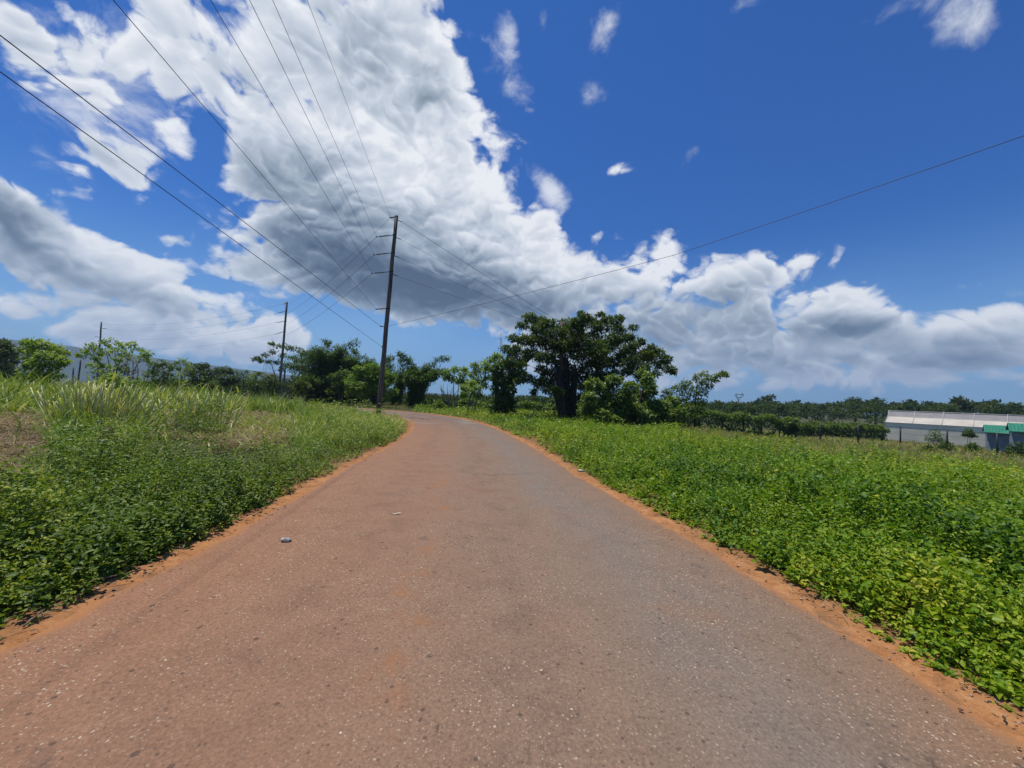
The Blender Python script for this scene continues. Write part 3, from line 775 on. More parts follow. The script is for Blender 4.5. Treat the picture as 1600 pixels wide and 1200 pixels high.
# --- left: cut brown grass
dg = Leaves()
x, y, r, z, l, rr = scatter(120000, -66, -20, 5, 24)
px_, py_ = project(x, y, z); px_ = px_ + (vnoise(x, y, .9, 71, 2) - .5) * 40; py_ = py_ + (vnoise(x, y, .9, 72, 2) - .5) * 22
k = (in_poly(px_, py_, DRY1) | in_poly(px_, py_, DRY2)) & (l > 1.2)
x, y, r, z = [q[k] for q in (x, y, r, z)]; N = len(x)
an = rng.uniform(0, 2 * math.pi, N); tl = np.abs(rng.normal(.12, .28, N))
ax = np.stack([np.cos(an) * np.cos(tl), np.sin(an) * np.cos(tl), np.sin(tl)], 1)
dg.put(leaf_arrays(np.stack([x, y, z + .02 + rng.random(N) ** 2 * .14], 1), ax, np.stack([rng.normal(0, .4, N), rng.normal(0, .4, N), np.ones(N)], 1),
                   rng.uniform(.10, .42, N), np.maximum(.009, r * .0012), 'rhomb'), np.clip(.15 + .6 * vnoise(x, y, 1.2, 97, 3) + rng.normal(.0, .18, N), 0, 1))
tag(dg.build("dry_grass", M['straw']), "brown cut grass lying in patches among the tall green grass", "dry grass", kind="stuff")

# --- left: broadleaf roadside weeds
wg = Leaves(); lt0 = Leaves()
x, y, r, z, l, rr = scatter(125000, -68, -4, 1.6, 30)
wd_, dry_, _ = zones(x, y, z)
bush = vnoise(x, y, .75, 98, 2)
k = (l > veg_edge(x, y, 99) * .9) & ((wd_ & (rng.random(len(x)) < .92)) | ((rng.random(len(x)) < .10) & ~dry_ & (l < 5)))
x, y, r, z, l, bush = [q[k] for q in (x, y, r, z, l, bush)]; N = len(x)
H = (.10 + .66 * sm(l, .05, 1.5)) * (.12 + 1.35 * bush) + .34 * sm(vnoise(x, y, 1.6, 100, 2), .45, .8) * sm(l, .5, 2.0)
H = H + .22 * np.exp(-(((x + 5.9) / 1.5) ** 2 + ((y - 6.4) / .9) ** 2)) + .22 * np.exp(-(((x + 4.6) / .9) ** 2 + ((y - 6.2) / .8) ** 2)) + .30 * np.exp(-(((x + 5.4) / .9) ** 2 + ((y - 4.4) / .8) ** 2))
H = H * (1 - .85 * np.exp(-(((x + 7.2) / .7) ** 2 + ((y - 6.9) / .45) ** 2)))
t = rng.random(N) ** .5; zz = z + H * t; ba = rng.uniform(0, 2 * math.pi, N); lod = np.maximum(1, r / 9)
dr = vnoise(x, y, .9, 101, 3) + .75 * (vnoise(x, y, .17, 201) - .5)
for i in range(4):
    an = ba + i * 1.57 + rng.normal(0, .35, N); tl = rng.normal(.12, .38, N)
    ax = np.stack([np.cos(an) * np.cos(tl), np.sin(an) * np.cos(tl), np.sin(tl)], 1)
    nr = np.stack([rng.normal(0, .62, N), rng.normal(0, .62, N), np.ones(N)], 1)
    ln = rng.uniform(.022, .052, N) * lod; wd = ln * rng.uniform(.42, .62, N)
    p = np.stack([x, y, zz], 1) + rng.normal(0, .014, (N, 3)) * lod[:, None] + ax * .012 * lod[:, None]
    tint = np.clip(.12 + .60 * dr + rng.normal(.12, .14, N), 0, 1); near = r < 7.5
    wg.put(leaf_arrays(p[near], ax[near], nr[near], ln[near], wd[near], 'ovate'), tint[near])
    wg.put(leaf_arrays(p[~near], ax[~near], nr[~near], ln[~near], wd[~near] * 1.15, 'rhomb'), tint[~near])
x, y, r, z, l, rr = scatter(11000, -68, -4, 1.7, 16); wd_, _, _ = zones(x, y, z); k = wd_ & (l > .1) & (rng.random(len(x)) < .5); x, y, r, z, l = [q[k] for q in (x, y, r, z, l)]
hh = (.12 + .45 * sm(l, .05, 1.6)) * rng.uniform(.6, 1.5, len(x)); sprigs(wg, x, y, z, hh, np.maximum(1, r / 9) * rng.uniform(.025, .065, len(x)), rng.uniform(.15, .95, len(x)))
x, y, r, z, l, rr = scatter(420, -66, -6, 2.2, 13); wd_, _, _ = zones(x, y, z); k = (l > .3) & wd_
bush_patches(wg, list(zip(x[k], y[k])), (.30, .80), (.03, .085), 'L')
tag(wg.build("roadside_weeds", M['weed']), "low dark green leafy weeds along the left edge of the lane", "weeds", kind="stuff")

x, y, r, z, l, rr = scatter(9000, -68, -4, 1.8, 12)
wd_, _, _ = zones(x, y, z); k = wd_ & (l > .15) & (rng.random(len(x)) < .35)
x, y, r, z, l = [q[k] for q in (x, y, r, z, l)]
blades(lt0, x, y, z, r, rng.uniform(.12, .55, len(x)) * (.4 + .6 * sm(l, .1, 1)), .005, np.clip(rng.normal(.5, .25, len(x)), 0, .9), 3, (.4, 1.3))
# --- straw, twigs and leaf bits along both verges
lt = lt0
for poly, sg, cnt in ((LE, 1, 5200), (RE, -1, 3000)):
    e = resample(poly[(poly[:, 1] > .4) & (poly[:, 1] < 26)], 400); tt = np.gradient(e, axis=0); tt /= np.linalg.norm(tt, axis=1)[:, None]
    idx = (400 * rng.random(cnt) ** 1.7).astype(int); off = rng.gamma(3.2, .10, cnt) + (.05 if sg > 0 else .0)
    p = e[idx] + np.stack([-tt[idx, 1], tt[idx, 0]], 1) * sg * off[:, None] + rng.normal(0, .05, (cnt, 2))
    an = rng.uniform(0, 2 * math.pi, cnt); tl = np.abs(rng.normal(.05, .12, cnt))
    ax = np.stack([np.cos(an) * np.cos(tl), np.sin(an) * np.cos(tl), np.sin(tl)], 1)
    big_ = rng.random(cnt) < .12
    ln = np.where(big_, rng.uniform(.10, .34, cnt), rng.uniform(.012, .06, cnt)); r = np.hypot(*p.T)
    lt.put(leaf_arrays(np.stack([p[:, 0], p[:, 1], np.full(cnt, .022)], 1), ax, np.stack([rng.normal(0, .3, cnt), rng.normal(0, .3, cnt), np.ones(cnt)], 1),
                       ln, np.where(big_, np.maximum(.005, r * .0008), rng.uniform(.005, .016, cnt)), 'rhomb', .1), np.clip(rng.normal(.45, .28, cnt), 0, .95))
tag(lt.build("leaf_litter", M['straw']), "dry stalks and leaf bits scattered along both sandy verges", "litter", kind="stuff")

# --- loose pebbles along the sandy edges and on the asphalt
gm = MB(); OCT = np.array([[1, 0, 0], [0, 1, 0], [-1, 0, 0], [0, -1, 0], [0, 0, 1], [0, 0, -.6]], float); OF = [(0, 1, 4), (1, 2, 4), (2, 3, 4), (3, 0, 4), (1, 0, 5), (2, 1, 5), (3, 2, 5), (0, 3, 5)]
for poly, sg, cnt in ((LE, 1, 900), (RE, -1, 900)):
    e = resample(poly[(poly[:, 1] > .6) & (poly[:, 1] < 14)], 300); tt = np.gradient(e, axis=0); tt /= np.linalg.norm(tt, axis=1)[:, None]
    for i in range(cnt):
        j = int(300 * rng.random() ** 1.8); off = rng.normal(.16, .17)
        c = e[j] + np.array([-tt[j, 1], tt[j, 0]]) * sg * off; s_ = min(.016, rng.gamma(2.0, .0018) + .002)
        gm.add(OCT * (1 + rng.uniform(-.35, .35, (6, 3))) * s_ * np.array([1.2, 1, .7]) + [c[0], c[1], .010 + s_ * .12], OF, rng.random())
mt, T, b, o = new_mat("pebble"); T.set(b.inputs['Base Color'], T.ramp(T.attr("tint"), [(0, (.10, .06, .04)), (.4, (.30, .16, .08)), (.8, (.42, .34, .26)), (1, (.58, .54, .48))])); b.inputs['Roughness'].default_value = .9
tag(gm.build('gravel', mt), "small loose pebbles along both edges of the asphalt", 'gravel', kind='stuff')
# ---------------------------------------------------------------- trees and shrubs
M['dark_leaf'] = leaf_mat("dark_tree_leaves", [(0, (.016, .036, .010)), (.4, (.036, .068, .016)), (.75, (.066, .105, .022)), (1, (.12, .15, .04))], .55, .15, .25, gain=(1.75, 1.5, 1.0))
M['mid_leaf'] = leaf_mat("tree_leaves", [(0, (.026, .055, .014)), (.4, (.055, .098, .022)), (.75, (.095, .150, .032)), (1, (.17, .21, .07))], .55, .18, .3, gain=(1.7, 1.5, 1.0))
M['bright_leaf'] = leaf_mat("young_tree_leaves", [(0, (.045, .095, .018)), (.4, (.085, .155, .026)), (.75, (.14, .21, .045)), (1, (.26, .29, .12))], .5, .2, .35, gain=(1.7, 1.5, 1.1))
M['bamboo_leaf'] = leaf_mat("bamboo_leaves", [(0, (.020, .046, .014)), (.4, (.042, .084, .022)), (.8, (.080, .130, .036)), (1, (.15, .18, .07))], .55, .15, .25, gain=(1.9, 1.65, 1.1))
M['far_leaf'] = leaf_mat("far_tree_leaves", [(0, (.022, .042, .014)), (.5, (.044, .074, .024)), (1, (.080, .110, .036))], .6, .1, .2, gain=(1.2, 1.15, .9))
M['dry_leaf'] = leaf_mat("dry_leaves", [(0, (.12, .09, .06)), (.5, (.22, .17, .11)), (1, (.10, .14, .04))], .7, .2, .2)
M['culm'] = flat_mat("bamboo_culm", (.16, .19, .07), .6, .3, 6)
M['ivy_leaf'] = leaf_mat("climbing_vine_leaves", [(0, (.024, .055, .014)), (.4, (.05, .098, .022)), (.8, (.095, .155, .035)), (1, (.19, .23, .08))], .45, .3, .3, gain=(1.75, 1.55, 1.15))

def clump_leaves(dst, c, rad, n, ln, wd=.5, up=.35, tint=(.45, .2), shell=.55, reps=3, kind='rhomb', hang=0.0):
    """twig-end rosettes through an ellipsoid, denser towards its skin and its top"""
    c = np.asarray(c, float); rad = np.asarray(rad, float)
    k = max(1, n // reps)
    d = rand_dirs(k, up * .6); rr = (shell + (1 - shell) * rng.random(k)) ** .7 * rng.uniform(.55, 1.12, k)
    p = c + d * rr[:, None] * rad
    tb = rng.normal(0, .10, k)
    for i in range(reps):
        ax = unit(d * .55 + rand_dirs(k) * .9 + np.array([0, 0, -hang + .08]))
        nr = unit(d * .5 + np.array([0, 0, 1.0]) + rand_dirs(k) * .55)
        L_ = ln * rng.uniform(.65, 1.3, k)
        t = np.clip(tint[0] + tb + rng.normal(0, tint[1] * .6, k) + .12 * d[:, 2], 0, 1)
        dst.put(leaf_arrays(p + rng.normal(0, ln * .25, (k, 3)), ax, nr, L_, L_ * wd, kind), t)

def bend(a, b, k=6, sag=0.12, wob=.06):
    a, b = np.asarray(a, float), np.asarray(b, float); t = np.linspace(0, 1, k)[:, None]; L_ = np.linalg.norm(b - a)
    p = a + (b - a) * t; p[:, 2] += np.sin(t[:, 0] * math.pi) * L_ * sag
    p[1:-1] += rng.normal(0, wob * L_ / k, (k - 2, 3)); return p

def make_tree(name, label, cat, base, stems, clumps, leafmat, barkmat='bark', group=None, ln=.25, wd=.45, per=300, hang=0.0,
              tint=(.45, .2), limb=.06, shell=.55, up=.35, kind='rhomb', reps=3, crown='crown', trunk='trunk', limbs=True):
    """stems: lists of (x,y,z,radius); clumps: (centre, radii, leaf share)"""
    t = tag(empty(name, base), label, cat, group)
    mb = MB(); nodes = []
    for s in stems:
        s = np.array(s, float); mb.tube(s[:, :3], s[:, 3], 9)
        for i in range(len(s) - 1):
            for f in (0, .33, .66): nodes.append(s[i] * (1 - f) + s[i + 1] * f)
        nodes.append(s[-1])
    nodes = np.array(nodes)
    lv = Leaves()
    order = sorted(range(len(clumps)), key=lambda i: np.linalg.norm(np.asarray(clumps[i][0]) - nodes[-1][:3]))
    for i in order:
        c, r, share = clumps[i]; c = np.asarray(c, float)
        if limbs:
            w = np.linalg.norm(nodes[:, :3] - c, axis=1) + np.maximum(0, nodes[:, 2] - c[2] + .2) * 1.2
            j = int(np.argmin(w)); a = nodes[j]
            pts = bend(a[:3], c, 6, .06, .12); r0 = min(a[3] * .7, limb * (.6 + .25 * np.linalg.norm(c - a[:3])))
            rr = np.linspace(r0, max(.012, r0 * .3), 6); mb.tube(pts, rr, 5)
            nodes = np.vstack([nodes, np.c_[pts[2:], rr[2:]]])
            for _ in range(3):
                e = c + rand_dirs(1, .3)[0] * np.asarray(r) * .85; mb.tube(bend(pts[4], e, 4, .05, .1), np.linspace(max(.012, r0 * .3), .008, 4), 4, False)
        clump_leaves(lv, c, r, int(per * share), ln, wd, up, tint, shell, reps, kind, hang)
    rel(mb.build(trunk, M[barkmat], None, True), t)
    rel(lv.build(crown, M[leafmat]), t)
    return t

def pxclumps(lst, D, spread, flat=.62, jit=1.0, px2m=None):
    """(px,py,r) blobs of the outline, given depth around D"""
    o = []
    for c in lst:
        px, py, r = c[:3]; d = D + (c[3] if len(c) > 3 else rng.uniform(-spread, spread) * jit)
        R = r * d / FPX; o.append((P(px, py, d), (R * 1.05, R * 1.15, R * flat), max(.25, (r / 18.0) ** 1.6)))
    return o
def gp(px, D, drop=0.0):
    """point on the ground in the direction of a picture column"""
    x = P(px, 640, D)[0]; return np.array([x, D, tz(x, D) - drop])
def stem(base, tops, r0, k=7, wob=.05):
    p = bend(base, tops, k, .0, wob); p[0] = base - np.array([0, 0, .15]); r = np.linspace(r0, r0 * .5, k); r[0] *= 1.35
    return np.c_[p, r]

# --- the big spreading tree right of the bend
b0 = gp(886, 29.0)
st = [stem(b0, P(872, 575, 29), .42), stem(b0 + [.35, .2, 0], P(900, 580, 29.5), .38), stem(b0 + [-.3, .1, 0], P(862, 590, 28.5), .26),
      stem(b0 + [.55, -.3, 0], P(935, 575, 29), .24), stem(b0 + [.1, .5, 0], P(884, 560, 30), .40)]
BIG = [(828, 497, 11), (843, 503, 14), (816, 509, 10), (857, 507, 14), (803, 529, 10), (820, 531, 15), (846, 525, 18), (806, 546, 10), (828, 553, 16), (838, 535, 16), (815, 570, 9),
       (870, 521, 20), (884, 506, 13), (903, 505, 14), (908, 491, 7), (916, 497, 10), (938, 492, 6), (948, 499, 10), (963, 501, 10), (970, 497, 6), (940, 511, 17), (966, 515, 12),
       (978, 529, 10), (986, 527, 6), (924, 528, 20), (950, 541, 20), (892, 550, 24), (920, 562, 24), (982, 545, 14), (960, 566, 20), (990, 541, 9), (1018, 546, 12), (1030, 552, 8),
       (1000, 556, 14), (1016, 562, 14), (1033, 571, 13), (1046, 577, 8), (1052, 581, 5), (1006, 575, 12), (987, 567, 15), (882, 588, 20), (906, 598, 20), (866, 560, 20), (850, 560, 16),
       (812, 594, 9), (828, 592, 10), (842, 600, 11), (834, 613, 6), (858, 585, 15), (868, 612, 14), (930, 590, 18), (855, 608, 10), (846, 579, 12), (900, 530, 20), (876, 540, 20), (1024, 584, 9), (935, 553, 18), (912, 622, 14), (925, 640, 13), (905, 640, 10), (918, 605, 14), (800, 556, 12), (797, 567, 10), (814, 583, 10), (792, 545, 8), (990, 512, 7), (1000, 535, 9), (1040, 562, 10)]
BIG2 = [(880, 575, 20), (910, 582, 20), (940, 570, 20), (965, 585, 16), (860, 540, 20), (840, 515, 14), (900, 515, 18), (925, 505, 14), (975, 555, 16), (945, 590, 16), (985, 578, 12), (1000, 590, 10), (870, 600, 14), (850, 597, 12), (895, 540, 24), (930, 545, 24), (1010, 555, 12), (960, 530, 16)]
make_tree('spreading_tree', "large dark spreading tree with thick trunk and layered crown right of the bend", 'tree', b0, st, pxclumps(BIG + BIG2, 29, 2.8, .55), 'dark_leaf',
          ln=.22, wd=.46, per=740, limb=.085, tint=(.42, .22), hang=.1)
# vines wrapped about its trunk
t_ = tag(empty('trunk_vines', b0), "dark vines and roots hanging around the thick trunk of the spreading tree", 'vines')
lv = Leaves(); mb = MB()
for i in range(26):
    a = rng.uniform(0, 2 * math.pi); rr_ = rng.uniform(.35, 1.0); h = rng.uniform(.6, 4.2)
    p0 = b0 + np.array([math.cos(a) * rr_, math.sin(a) * rr_ * .8, -.1]); p1 = b0 + np.array([math.cos(a) * rr_ * .5, math.sin(a) * .4, h])
    mb.tube(bend(p0, p1, 6, 0, .2), np.linspace(.035, .02, 6), 5)
    for q in range(2): clump_leaves(lv, p0 + (p1 - p0) * rng.random() + [0, 0, .1], (.22, .22, .45), 40, .14, .7, .1, (.22, .15), .3)
rel(mb.build('stems', M['bark'], None, True), t_); rel(lv.build('foliage', M['dark_leaf']), t_)

# --- vine-smothered trunk to its left
b1 = gp(783, 30.5)
VT = [(786, 566, 9), (777, 577, 12), (797, 574, 12), (812, 566, 9), (822, 561, 6), (783, 592, 14), (799, 592, 12), (781, 608, 15), (796, 610, 12), (786, 625, 17), (797, 630, 11), (776, 634, 13), (770, 645, 10), (792, 643, 15), (806, 583, 8), (773, 590, 8)]
make_tree('smothered_trunk', "tall broken trunk smothered in dark climbing vines at the right bend", 'tree', b1, [stem(b1, P(806, 568, 30.5), .26), stem(b1 + [-.3, .2, 0], P(776, 572, 30.5), .2)],
          pxclumps(VT, 30.5, .5, .9), 'ivy_leaf', ln=.17, wd=.8, per=1300, tint=(.24, .2), hang=.5, shell=.6)

# --- tangle of vine-draped bushes right of the big tree
b2 = gp(985, 24.0)
TG = [(928, 602, 14), (945, 612, 16), (958, 596, 13), (972, 622, 18), (950, 634, 18), (985, 606, 13), (1003, 620, 15), (1010, 600, 13), (992, 640, 18), (968, 645, 16), (1012, 590, 9), (1022, 634, 14), (1034, 650, 13), (1012, 652, 16),
      (938, 650, 14), (985, 658, 15), (1004, 583, 8), (1045, 655, 10), (915, 640, 12), (960, 660, 13), (921, 622, 12), (1017, 610, 10), (1050, 628, 11), (1058, 645, 13), (1035, 635, 13)]
make_tree('vine_tangle', "tangle of bushes draped in light green vines beside the spreading tree", 'shrub', b2, [stem(b2 + [dx, dy, 0], P(px, py, 24.2), .07) for dx, dy, px, py in ((0, 0, 1008, 600), (-1, .3, 945, 615), (.6, 0, 1000, 610), (-.5, -.3, 970, 610), (1.2, .2, 1030, 640))],
          pxclumps(TG, 24, 1.1, .8), 'ivy_leaf', ln=.17, wd=.7, per=1150, tint=(.62, .24), hang=.3, limb=.03)
# --- small tree with an arm of leaves reaching right
b3 = gp(1086, 27.5)
SM = [(1045, 612, 9), (1058, 606, 11), (1040, 622, 9), (1072, 600, 11), (1089, 589, 9), (1101, 585, 8), (1110, 590, 8), (1096, 598, 9), (1122, 587, 5), (1129, 584, 4), (1135, 586, 3), (1117, 594, 5), (1080, 612, 14), (1098, 612, 10), (1065, 622, 13),
      (1090, 628, 12), (1074, 638, 13), (1060, 640, 11), (1096, 641, 8), (1052, 632, 9), (1107, 603, 6), (1066, 655, 8), (1084, 650, 8)]
make_tree('slender_tree', "small open tree with one leafy branch reaching out towards the greenhouse side", 'tree', b3, [stem(b3, P(1088, 605, 27.5), .07), stem(b3 + [-.9, .2, 0], P(1066, 612, 27.6), .06)],
          pxclumps(SM, 27.5, .7, .6), 'mid_leaf', ln=.20, wd=.45, per=380, tint=(.45, .22), hang=.25, limb=.03, up=.2)

# --- young bright trees between bamboo and smothered trunk
def young(label, base_px, D, cl, tops, tint=(.55, .2), per=520, mat='bright_leaf', ln=.27, name='young_tree', bark='pale_bark', cat='tree', r=.06):
    b = gp(base_px, D); return make_tree(name, label, cat, b, [stem(b + [rng.uniform(-.2, .2), 0, 0], P(x, y, D), r) for x, y in tops], pxclumps(cl, D, .6, .6), mat, bark, None, ln, .5, per, .2, tint, .03)
young("thin bright green sapling tree beside the dark bamboo at the bend", 712, 37, [(700, 582, 7), (712, 577, 8), (722, 586, 7), (706, 592, 7), (718, 596, 7), (698, 590, 5), (726, 578, 5), (725, 598, 5)], [(708, 590), (718, 588)])
young("pale green young tree leaning against the smothered trunk", 738, 35, [(742, 572, 6), (750, 580, 8), (738, 584, 7), (758, 570, 8), (768, 562, 9), (776, 557, 6), (764, 577, 8), (735, 598, 7), (748, 594, 8), (762, 590, 6), (757, 602, 5)], [(742, 590), (760, 575)])
young("yellowish sapling with a bare stem in front of the vine hedge", 735, 31.5, [(735, 612, 9), (726, 606, 7), (745, 608, 8), (737, 600, 7), (748, 618, 5), (725, 617, 5)], [(736, 608)], per=520)
young("low leafy bush by the road where the lane disappears left", 684, 36.5, [(684, 632, 8), (676, 636, 7), (692, 636, 7)], [(684, 632)], name='bush', cat='bush', mat='mid_leaf', r=.03)
# bare pale branches
bb = gp(698, 38); bt = tag(empty('dead_bush', bb), "leafless bush of pale bare branches left of the bright saplings", 'bush'); mb = MB()
for i in range(16):
    e = P(rng.uniform(686, 716), rng.uniform(598, 612), 38 + rng.uniform(-.5, .5)); mb.tube(bend(bb + [rng.uniform(-.2, .2), 0, 0], e, 6, .05, .2), np.linspace(.035, .012, 6), 5)
rel(mb.build('branches', M['pale_bark'], None, True), bt)

# --- bamboo
def bamboo(label, px, D, Ht, R, n=24, lean=(0, 0), per=420, tint=(.38, .2)):
    b = gp(px, D); t = tag(empty('bamboo_clump', b), label, 'bamboo', 'bamboo clumps beyond the lane'); mb = MB(); lv = Leaves()
    for i in range(n):
        a = rng.uniform(0, 2 * math.pi); f = rng.uniform(.15, 1.0) ** .7; h = Ht * (rng.uniform(.58, .95) * (1 - .25 * f) if i > 1 else .97); rad = R * f
        s = np.linspace(0, 1, 12)
        hz = h * (1.28 * s - .30 * s ** 4); hr = rad * (.15 * s + .85 * s ** 2.4)
        pts = b + np.stack([math.cos(a) * hr + lean[0] * s ** 2 + rng.uniform(-.3, .3), math.sin(a) * hr + lean[1] * s ** 2 + rng.uniform(-.3, .3), hz * 1.0], 1)
        mb.tube(pts, np.linspace(.05, .012, 12), 5)
        for j in range(1, 12):
            clump_leaves(lv, pts[j], (.62, .62, .52) * np.array(1.0) * (1.25 - .5 * j / 12) * (Ht / 8) ** .5, per // 8, .34, .28, .3, tint, .3, 3, 'rhomb', .55)
    rel(mb.build('culms', M['culm'], None, True), t); rel(lv.build('foliage', M['bamboo_leaf']), t)
    return t
bamboo("tall dark bamboo clump with a feathery plume behind the grass left of the pole", 510, 46, 8.0, 3.9, 44, (-.5, 0), 640)
bamboo("rounded bamboo clump just left of the near utility pole", 556, 48, 7.2, 3.7, 40, (.3, 0), 620)
bamboo("bamboo clump drooping to the right, between the pole and the saplings", 649, 43, 6.1, 2.8, 38, (.8, 0), 620)
bamboo("low bamboo spilling out at the foot of the plumed clump", 486, 44, 4.4, 2.6, 24, (-.3, 0), 460)
bamboo("bamboo clump filling the middle of the dark row, behind its neighbours", 534, 51, 6.6, 3.0, 30, (0, 0), 520)
bamboo("bamboo clump showing just left of the near pole above the light green bush", 588, 50, 6.4, 2.6, 28, (.4, 0), 520)
bamboo("small bamboo tuft behind the near utility pole", 618, 47, 6.0, 1.5, 12, (.9, 0), 320)
young("broad light green bush at the foot of the near utility pole", 574, 39, [(556, 590, 12), (570, 582, 12), (585, 590, 12), (560, 604, 14), (578, 606, 15), (592, 612, 12), (568, 618, 12), (550, 612, 10), (600, 622, 9), (586, 598, 12), (604, 600, 9), (580, 574, 10), (592, 578, 11), (606, 586, 10), (562, 578, 10), (612, 612, 10), (548, 600, 10)], [(570, 592), (585, 600)], name='bush', cat='bush', mat='bright_leaf', per=620, tint=(.35, .22))
young("dark leafy bush filling the gap between the two bamboo clumps left of the near pole", 533, 42, [(525, 590, 12), (538, 585, 12), (545, 598, 12), (530, 604, 13), (540, 612, 12), (522, 612, 10), (552, 610, 9)], [(530, 595), (540, 595)], name='bush', cat='bush', mat='mid_leaf', per=620, tint=(.3, .2))
young("dark round bush in front of the bamboo, right of the slatted pole", 470, 40, [(470, 600, 10), (462, 606, 8), (478, 606, 9), (470, 612, 10)], [(470, 604)], name='bush', cat='bush', mat='dark_leaf', per=620)

# --- layered flat tree beside the second pole
b4 = gp(440, 58)
FL = [(436, 541, 8), (450, 543, 9), (462, 546, 9), (474, 552, 9), (426, 550, 5), (414, 555, 5), (404, 560, 4), (443, 556, 8), (458, 560, 9), (470, 566, 9), (432, 566, 5), (420, 566, 5), (482, 560, 8), (408, 565, 3), (398, 561, 3), (450, 572, 8), (478, 576, 8), (440, 578, 5), (425, 538, 4)]
make_tree('layered_tree', "open tree with flat leaf layers and slanting limbs behind the middle pole", 'tree', b4,
          [stem(b4, P(446, 575, 58), .2), stem(b4 + [.3, 0, 0], P(478, 566, 58), .15), stem(b4, P(425, 572, 58), .1)], pxclumps(FL, 58, 2.2, .38), 'mid_leaf', 'pale_bark', ln=.34, wd=.4, per=420, tint=(.25, .18), limb=.05)

# --- palms
def palm(label, px, D, top_py, n=17, L_=1.7):
    b = gp(px, D); top = P(px, top_py, D); t = tag(empty('palm', b), label, 'palm', 'date palms far beyond the grass')
    mb = MB(); mb.tube(bend(b - [0, 0, .2], top, 6, 0, .02), np.linspace(.22, .17, 6), 8); rel(mb.build('trunk', M['bark'], None, True), t)
    lv = Leaves()
    for i in range(n):
        a = 2 * math.pi * i / n + rng.uniform(-.2, .2); e = rng.uniform(-.2, 1.1)
        s = np.linspace(0, 1, 16); hor = L_ * s * math.cos(e) ; z = L_ * (s * math.sin(e) - .55 * s ** 2)
        p = top + np.stack([math.cos(a) * hor, math.sin(a) * hor, z], 1); d = np.gradient(p, axis=0)
        sd = np.array([-math.sin(a), math.cos(a), 0])
        for sg in (-1, 1):
            ax = unit(unit(d) * .7 + sg * sd * .8 + np.array([0, 0, -.35]))
            lv.put(leaf_arrays(p, ax, np.tile([0, 0, 1.0], (16, 1)), .55 * (1 - .5 * s) * L_ / 1.7, .10, 'rhomb'), np.clip(rng.normal(.5, .2, 16), 0, 1))
    rel(lv.build('fronds', M['dry_leaf'] if 'brown' in label else M['mid_leaf']), t)
palm("small date palm with a full round head in the gap left of the middle pole", 400, 72, 585, 24, 2.0)
palm("brownish palm half hidden at the foot of the middle pole", 421, 74, 589, 18, 1.9)

# --- cassava-like shrubs and trees on the left
def shrub(name, label, base_px, D, cl, tops, mat,  per=120, ln=.17, tint=(.6, .2), cat='shrub', wd=.45, bark='pale_bark', hang=.3, r=.035, reps=5):
    b = gp(base_px, D); return make_tree(name, label, cat, b, [stem(b + [rng.uniform(-.3, .3), rng.uniform(-.2, .2), 0], P(x, y, D + rng.uniform(-.4, .4)), r) for x, y in tops], pxclumps(cl, D, .8, .6), mat, bark, None, ln, wd, int(per * 1.9), hang, tint, .02, reps=reps)
shrub('leafy_shrub', "bright broad-leaved shrub standing in tall grass near the left frame edge", 68, 22, [(45, 536, 9), (58, 538, 10), (72, 540, 10), (86, 545, 10), (98, 552, 8), (40, 547, 9), (55, 552, 12), (72, 556, 13), (90, 562, 11), (60, 568, 12), (80, 572, 12), (48, 562, 9), (100, 566, 7), (70, 584, 10), (45, 575, 9), (60, 588, 12), (85, 588, 11), (40, 588, 10), (72, 598, 10), (50, 598, 8)],
      [(50, 545), (70, 548), (90, 555), (60, 560)], 'bright_leaf', 230, .2)
shrub('leafy_shrub', "tall open broad-leaved shrub around the foot of the far left pole", 178, 24, [(140, 545, 8), (152, 541, 8), (165, 538, 8), (178, 535, 7), (190, 540, 9), (205, 538, 6), (213, 546, 7), (160, 550, 8), (178, 549, 9), (195, 552, 8), (222, 555, 7), (230, 552, 5), (133, 552, 6), (126, 556, 5), (207, 560, 7), (228, 563, 5), (185, 562, 7), (150, 560, 5), (140, 572, 7), (160, 570, 6), (178, 574, 8), (150, 584, 9), (170, 586, 10), (190, 578, 8), (190, 596, 8), (215, 596, 8)],
      [(145, 548), (165, 545), (180, 542), (205, 545), (222, 555), (190, 550)], 'bright_leaf', 130, .2)
shrub('dry_bush', "grey brown half-dead bush among the broad-leaved shrubs", 203, 25, [(195, 570, 9), (210, 568, 9), (203, 580, 11), (215, 580, 8), (190, 582, 8), (205, 592, 9)], [(195, 565), (208, 562), (215, 572), (200, 572)], 'dry_leaf', 70, .14, (.3, .25), 'bush')
shrub('leafy_shrub', "low yellow green shrub poking out of the grass above the cut cane", 178, 17.5, [(165, 595, 10), (178, 590, 10), (190, 596, 9), (205, 600, 7), (155, 602, 8), (180, 604, 12)], [(170, 598), (185, 596)], 'bright_leaf', 170, .15, (.6, .2))
shrub('broadleaf_tree', "dark leafy tree left of the slim papaya-like tree", 252, 36, [(240, 572, 9), (252, 568, 8), (262, 574, 9), (246, 582, 11), (262, 586, 10), (235, 586, 9), (254, 595, 11), (240, 598, 9), (270, 594, 7), (250, 606, 11), (232, 606, 9), (268, 606, 9)], [(246, 580), (258, 582)], 'mid_leaf', 200, .26, (.4, .2), 'tree')
shrub('slim_tree', "slim pale tree with an airy top between two dark trees", 282, 37, [(276, 566, 5), (284, 563, 6), (292, 567, 5), (279, 574, 5), (290, 577, 6), (283, 586, 6), (296, 574, 4), (280, 595, 6), (290, 600, 7), (278, 606, 8), (296, 608, 7)], [(282, 570), (290, 575)], 'bright_leaf', 110, .25, (.6, .15), 'tree')
